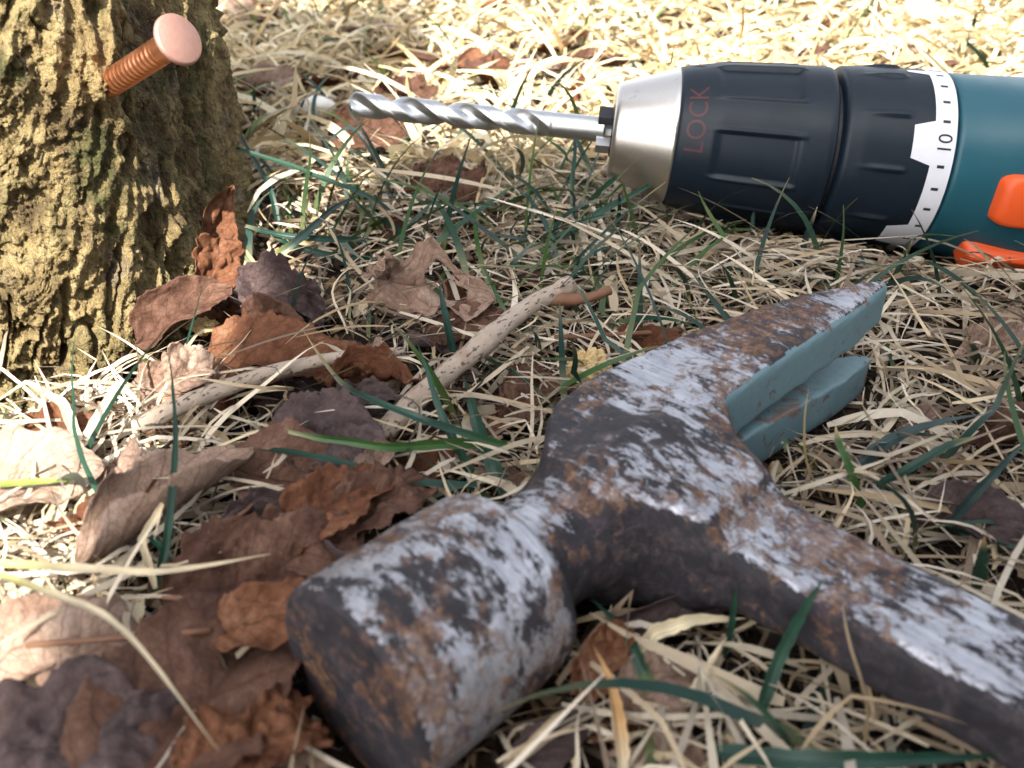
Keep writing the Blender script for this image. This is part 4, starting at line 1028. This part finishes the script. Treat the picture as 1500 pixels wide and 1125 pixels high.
parts = [
 blades(7600, 1, reg_near, (.9, 3.2), (.05, .14), (-8, 20), (0, 40), 30, (0, .25), 6, THATCH, wave=.06),
 blades(8000, 5, reg_near, (1.0, 4.0), (.05, .125), (-8, 32), (0, 50), 24, (.35, 1.05), 7, STRAW, wave=.06),
 blades(6500, 2, reg_near, (.7, 2.4), (.04, .11), (10, 75), (40, 190), 80, (.25, .85), 7, STRAW, wave=.30),
 blades(1750, 3, reg_near, (2.0, 5.5), (.09, .20), (-8, 22), (0, 45), 18, (.45, 1.15), 8, STRAW, wave=.05),
 blades(520, 9, reg_near, (1.2, 3.2), (.18, .30), (-8, 25), (0, 60), 26, (.3, .9), 8, STRAW[:6], wave=.1),
 blades(20000, 4, reg_far, (2.0, 6.0), (.12, .34), (0, 60), (20, 140), 60, (0, .9), 5, FARST, wave=.15),
 blades(420, 6, reg_left, (1.5, 4.5), (.05, .17), (-5, 45), (10, 110), 60, (.2, 1.0), 8, [STRAW[0], STRAW[1], STRAW[4], STRAW[5], STRAW[9]], wave=.2),
]
def reg_litter(r_, n):
    x = r_.uniform(-10, 1, n); y = r_.uniform(6, 21, n); k = ~in_stump(x, y, 0 * x + 1, .2) & (x < -.8 + .16 * (y - 14) + 1); return x[k], y[k]
parts.append(blades(420, 41, reg_litter, (.8, 2.8), (.03, .08), (-5, 45), (0, 150), 60, (.3, 1.2), 8, STRAW[2:4] + THATCH[:3] + [STRAW[0]], wave=.3))
V, F, C = merge(*parts)
tag(mesh('straw', V, F, M['straw'], cols=C), 'matted dry straw-coloured grass covering the ground', 'dry grass', kind='stuff')
def reg_green(r_, n):
    x = r_.uniform(-16, 22, n); y = r_.uniform(4, 34, n)
    patch = vnoise(np.stack([x * .22, y * .22, 0 * x], 1), 13) * .5 + .5
    hot = np.exp(-(((x + .5) / 6.) ** 2 + ((y - 24) / 4.5) ** 2))     # green patch under the bit
    k = (r_.random(n) < (.10 + .35 * patch ** 2 + .9 * hot) * np.maximum(litter_w(x, y), .05 + .9 * hot)) & (np.abs(x) < 6 + y * .75) & ~in_stump(x, y, 0 * x + 1, .2)
    return x[k], y[k]
def reg_green_far(r_, n):
    y = 32 + 90 * r_.random(n) ** 1.6; x = r_.uniform(-1, 1, n) * (14 + y * .62)
    patch = vnoise(np.stack([x * .09, y * .09, 0 * x], 1), 17) * .5 + .5
    k = (r_.random(n) < patch ** 2 * litter_w(x, y)) & ~in_stump(x, y, 0 * x + 1, .2); return x[k], y[k]
parts = [
 blades(2000, 31, reg_green, (1.8, 4.8), (.09, .19), (25, 85), (5, 80), 25, (0, .5), 8, GREEN, (.34, .26, .13), (.22, .24, .10), .95),
 blades(1300, 32, reg_green, (2.5, 6.), (.10, .22), (5, 50), (10, 70), 35, (.1, .8), 9, GREEN, (.30, .24, .12), (.25, .26, .12), .95),
 blades(2600, 33, reg_green_far, (2, 5.), (.12, .26), (25, 85), (10, 90), 30, (0, .6), 6, GREEN[1:4] + [(.10, .19, .04), (.13, .22, .05)], (.3, .26, .12), (.22, .24, .10), .95),
]
V, F, C = merge(*parts)
tag(mesh('green_grass', V, F, M['green'], cols=C), 'dark green grass blades growing through the straw', 'grass', kind='stuff')

# ------------------------------------------------------------------ single blades and stalks that stand out
def blade(ctrl, w, col, label, tip=None, base=None, name='grass_blade', mat='green', cat='grass blade', group=None, twist=0., fold=.35, n=30, facing=.6, kink=False):
    pts = [at(u, v, z=z) if len(q) == 0 else at(u, v, y=q[0]) for u, v, z, *q in ctrl]
    if kink:
        A = np.array(pts); tt = np.linspace(0, len(A) - 1, n); P = np.stack([np.interp(tt, np.arange(len(A)), A[:, k]) for k in range(3)], 1)
    else: P = spline(pts, n)
    P = P + .03 * np.stack([fbm(P * .9, 7 + k, 2) for k in range(3)], 1)
    T = np.gradient(P, axis=0); T /= np.linalg.norm(T, axis=1)[:, None]
    to = np.array([0, -8., 14.]); to /= np.linalg.norm(to)
    rows = []; cols = []; t = np.linspace(0, 1, n); K = 9
    j_ = np.linspace(-1, 1, K); rib = np.where(np.arange(K) % 2, 1.22, .80)
    for i in range(n):
        sd = np.cross(T[i], to); sd /= np.linalg.norm(sd); up = np.cross(sd, T[i])
        a = facing * .6 + twist * t[i]; s2 = sd * math.cos(a) + up * math.sin(a); u2 = -sd * math.sin(a) + up * math.cos(a)
        ww = w * .5 * min(1, .6 + 3 * t[i]) * max(.05, 1 - t[i] ** 3) * (1 + .10 * math.sin(i * 1.7 + w * 90))
        rows.append([P[i] + s2 * ww * q + u2 * ww * (fold * abs(q) + .05 * (r_ - 1)) for q, r_ in zip(j_, rib)])
        c_ = np.array(col, float) * (1 + .12 * math.sin(i * .9))
        if tip is not None: c_ = c_ + (np.array(tip) - c_) * np.clip((t[i] - .7) / .3, 0, 1)
        if base is not None: c_ = c_ + (np.array(base) - c_) * np.clip((.35 - t[i]) / .35, 0, 1)
        cols.append([c_ * r_ for r_ in rib])
    V = np.array(rows).reshape(-1, 3)
    return tag(mesh(name, V, grid_faces(n, K), M[mat], None, tuple(P[0]), cols=np.array(cols).reshape(-1, 3)), label, cat, group)
G1, G2, G3, G4 = (.011, .044, .030), (.016, .056, .034), (.040, .10, .026), (.030, .055, .052)
YT, ST_, PB = (.40, .32, .15), (.66, .56, .38), (.45, .50, .16)
BL = [
 ([(748, 655, .9), (690, 637, 1.3), (600, 607, 1.7), (500, 560, 1.7), (442, 482, 1.5)], .17, G1, 'long arching dark green blade crossing the speckled twig', YT, G3),
 ([(745, 648, .9), (650, 650, 1.3), (560, 652, 1.5), (450, 637, 1.6), (345, 612, 1.4)], .19, G3, 'green blade with a yellow end lying over the grey-purple leaf', ST_, None),
 ([(700, 710, .9), (590, 703, 1.2), (480, 673, 1.4), (350, 652, 1.2), (290, 632, 1.1)], .17, G1, 'dark blade running below the yellow-ended blade', ST_, None),
 ([(664, 522, .5), (652, 465, 1.3), (643, 412, 2.0)], .20, G1, 'short upright blade in front of the holed tan leaf', None, None),
 ([(692, 692, .6), (650, 608, 1.5), (612, 503, 2.3)], .17, G2, 'straight dark blade standing across the middle of the speckled twig', None, None),
 ([(738, 722, .5), (708, 640, 1.0), (678, 548, .9)], .30, G2, 'broad dark blade passing under the speckled twig', None, None),
 ([(588, 322, .6), (540, 288, 1.5), (430, 246, 2.3), (330, 213, 2.9), (245, 194, 3.2)], .22, G2, 'long blade reaching from the grass across to the stump', None, None),
 ([(408, 332, .5), (395, 280, 1.4), (360, 215, 2.4), (303, 118, 4.0)], .19, G1, 'tall thin blade leaning towards the stump', None, None),
 ([(540, 352, .7), (470, 350, 1.2), (390, 340, 1.4), (294, 308, 1.6)], .19, G1, 'dark blade lying towards the stump foot below the long blade', ST_, None),
 ([(545, 380, .7), (470, 372, 1.0), (420, 355, 1.2), (362, 318, 1.4)], .18, G1, 'short-tipped dark blade crossing beneath the pale-tipped one', ST_, None),
 ([(370, 402, .7), (430, 358, 1.4), (480, 312, 1.7), (528, 285, 1.7)], .22, G4, 'blue-grey blade slanting over the dark blades near the stump', None, PB),
 ([(480, 205, .7, 30), (520, 190, 2, 29.5), (560, 258, 1)], .16, G4, 'bent grey blade under the drill bit tip', None, None),
 ([(575, 300, .6), (560, 245, 1.6), (540, 205, 2.2), (505, 150, 2.9)], .17, G4, 'grey-green blade leaning past the tip of the drill bit', None, None),
 ([(790, 372, .6), (880, 310, 1.6), (930, 282, 1.9), (982, 256, 2.2)], .20, G2, 'green blade slanting up towards the chuck', None, None),
 ([(845, 310, .8), (900, 262, 2.0), (950, 215, 3.0), (1000, 168, 3.9)], .14, G2, 'slender blade crossing in front of the silver chuck cone', YT, None),
 ([(868, 312, .8), (935, 250, 2.2), (985, 205, 3.1), (1008, 178, 3.6)], .10, G3, 'finer blade beside the slender one at the chuck cone', None, None),
 ([(840, 330, .6), (838, 270, 1.6), (842, 215, 2.4), (836, 165, 3.0)], .15, G2, 'upright blade in front of the drill bit shank', YT, None),
 ([(800, 300, .6), (770, 235, 1.8), (740, 175, 2.6), (718, 120, 3.4)], .13, (.30, .24, .12), 'dry thin blade rising in front of the drill bit', ST_, None),
 ([(1388, 772, .8), (1430, 722, 1.5), (1470, 680, 2.0), (1510, 640, 2.3)], .20, G4, 'thick grey-green blade over the purple-grey leaf', None, None),
 ([(1285, 712, .9), (1340, 684, 1.4), (1390, 655, 1.7), (1428, 640, 1.8)], .20, G1, 'dark blade with olive tip lying in the straw beyond the handle', (.16, .17, .04), None),
 ([(1240, 698, .7), (1300, 650, 1.1), (1365, 622, 1.3), (1450, 606, 1.2)], .30, G4, 'broad arching blue-grey blade beyond the claw', None, None),
 ([(1205, 735, .5), (1182, 680, 1.3), (1178, 620, 2.0), (1186, 563, 2.5)], .13, (.30, .22, .10), 'dry brown stalk standing in front of the claw', (.55, .36, .18), None),
 ([(1268, 752, .5), (1245, 690, 1.3), (1228, 650, 1.7), (1224, 622, 2.0)], .17, G3, 'green blade with a tan tip between claw and handle', (.55, .38, .2), None),
 ([(1430, 862, .6), (1438, 820, 1.3), (1441, 783, 1.9)], .22, G2, 'short green blade with amber tip behind the hammer handle', (.5, .32, .14), None),
 ([(1040, 1098, .9), (1180, 1112, 1.3), (1330, 1112, 1.4), (1480, 1108, 1.2)], .24, G1, 'dark blade lying flat in the grass before the handle', None, None),
 ([(1058, 965, .6), (1070, 915, 1.3), (1081, 855, 2.0)], .15, G2, 'upright blade before the shaded side of the handle', None, None),
 ([(1112, 1040, .6), (1145, 960, 1.3), (1180, 895, 2.0), (1207, 850, 2.5)], .18, G2, 'tall green blade crossing the handle edge', None, None),
 ([(975, 1040, .5), (940, 985, .9), (915, 930, 1.1), (870, 880, 1.1)], .19, G2, 'green blade emerging from under the hammer neck', None, PB),
 ([(1172, 375, .5), (1183, 340, 1.2), (1197, 303, 2.0)], .17, G4, 'pale-tipped upright blade in front of the torque collar', ST_, None),
 ([(1300, 420, .5), (1320, 385, 1.2), (1340, 350, 1.9)], .17, G2, 'upright blade in front of the white scale band', YT, None),
 ([(1105, 360, .5), (1103, 330, 1.1), (1108, 290, 1.8)], .14, G1, 'upright blade in front of the black chuck sleeve', None, None),
 ([(215, 785, .9), (150, 725, 1.4), (112, 640, 1.9), (108, 560, 2.3), (113, 468, 3.0)], .13, G2, 'tall curving green blade in front of the sunny stump foot', None, None),
 ([(222, 872, .7), (243, 790, 1.5), (254, 690, 2.1), (254, 600, 2.6), (245, 505, 3.2)], .13, G2, 'tall green blade in front of the rolled leaf', None, None),
 ([(290, 860, .8), (235, 800, 1.1), (180, 745, 1.2)], .12, G2, 'dark blade crossing the rolled leaf', None, None),
 ([(265, 545, .7), (282, 480, 1.6), (300, 412, 2.6)], .13, G1, 'dark blade standing in front of the leaf at the stump foot', None, None),
 ([(-20, 712, 1.3), (60, 706, 1.4), (138, 700, 1.4)], .12, (.18, .24, .05), 'yellow-green stem lying across the bleached leaf', None, None),
]
for k, (ctrl, w, col, lab, tip, base) in enumerate(BL):
    blade(ctrl, w, col, lab, tip, base, twist=.5 * math.sin(k * 2.3), facing=math.sin(k * 1.7))
SL = [
 ([(-30, 822, 2.2), (120, 832, 2.3), (250, 836, 2.2), (395, 811, 1.9)], .12, ST_, 'straight straw stalk over the dome-shaped leaf pointing at the hammer', None, (.42, .38, .08)),
 ([(-30, 832, 2.4), (90, 875, 2.5), (180, 925, 2.4), (322, 1100, 2.0)], .13, ST_, 'straw stalk with a yellow-green end slanting over the large smooth leaf', None, (.42, .40, .08)),
 ([(118, 735, .5), (112, 650, 1.1), (92, 592, 1.5), (40, 560, 1.6), (-20, 600, 1.4)], .22, (.58, .50, .36), 'bleached bent straw rising in front of the stump foot', None, None),
 ([(115, 660, .9), (150, 600, 1.5), (175, 560, 1.8), (212, 600, 1.5)], .18, (.60, .52, .38), 'white folded straw beside the rolled leaf', None, None),
 ([(205, 870, .8), (190, 940, 1.0), (130, 985, 1.2), (85, 1010, 1.1)], .16, (.72, .62, .42), 'bent straw lying across the dome-shaped leaf', None, None),
 ([(225, 860, .9), (205, 790, 1.6), (240, 735, 1.9), (225, 790, 1.6)], .12, (.66, .55, .36), 'folded straw standing before the rolled leaf', None, None),
 ([(-10, 905, 1.0), (60, 920, 1.1), (150, 930, 1.1)], .34, (.60, .52, .38), 'broad bleached straw lying left of the dome-shaped leaf', None, None),
 ([(235, 872, 1.1), (300, 880, 1.3), (380, 886, 1.4), (430, 882, 1.4)], .11, (.20, .10, .06), 'dark brown straw running to the hammer face', None, None),
 ([(912, 1130, .9), (905, 1060, 1.1), (892, 1000, 1.3), (868, 945, 1.5)], .24, (.58, .34, .14), 'amber dried stalk standing right of the hammer poll', (.45, .25, .1), ST_),
 ([(300, 320, .9), (350, 285, 1.4), (410, 250, 1.6)], .17, (.62, .50, .30), 'straw slanting over the shade beside the stump', None, None),
 ([(985, 1060, .6), (1025, 1000, .9), (1065, 935, 1.1)], .17, ST_, 'straw leaning in the grass before the hammer handle', None, None),
 ([(920, 975, .8), (955, 925, 1.1), (1010, 910, 1.2), (1090, 905, .9)], .24, (.70, .60, .40), 'broad straw lying under the shaded side of the hammer neck', None, None),
]
for k, (ctrl, w, col, lab, tip, base) in enumerate(SL):
    blade(ctrl, w, col, lab, tip, base, name='straw_stalk', mat='straw', cat='straw', twist=.4 * math.sin(k * 1.3), facing=math.sin(k * 2.1), fold=.5, kink=k in (2, 3, 4, 5, 11))
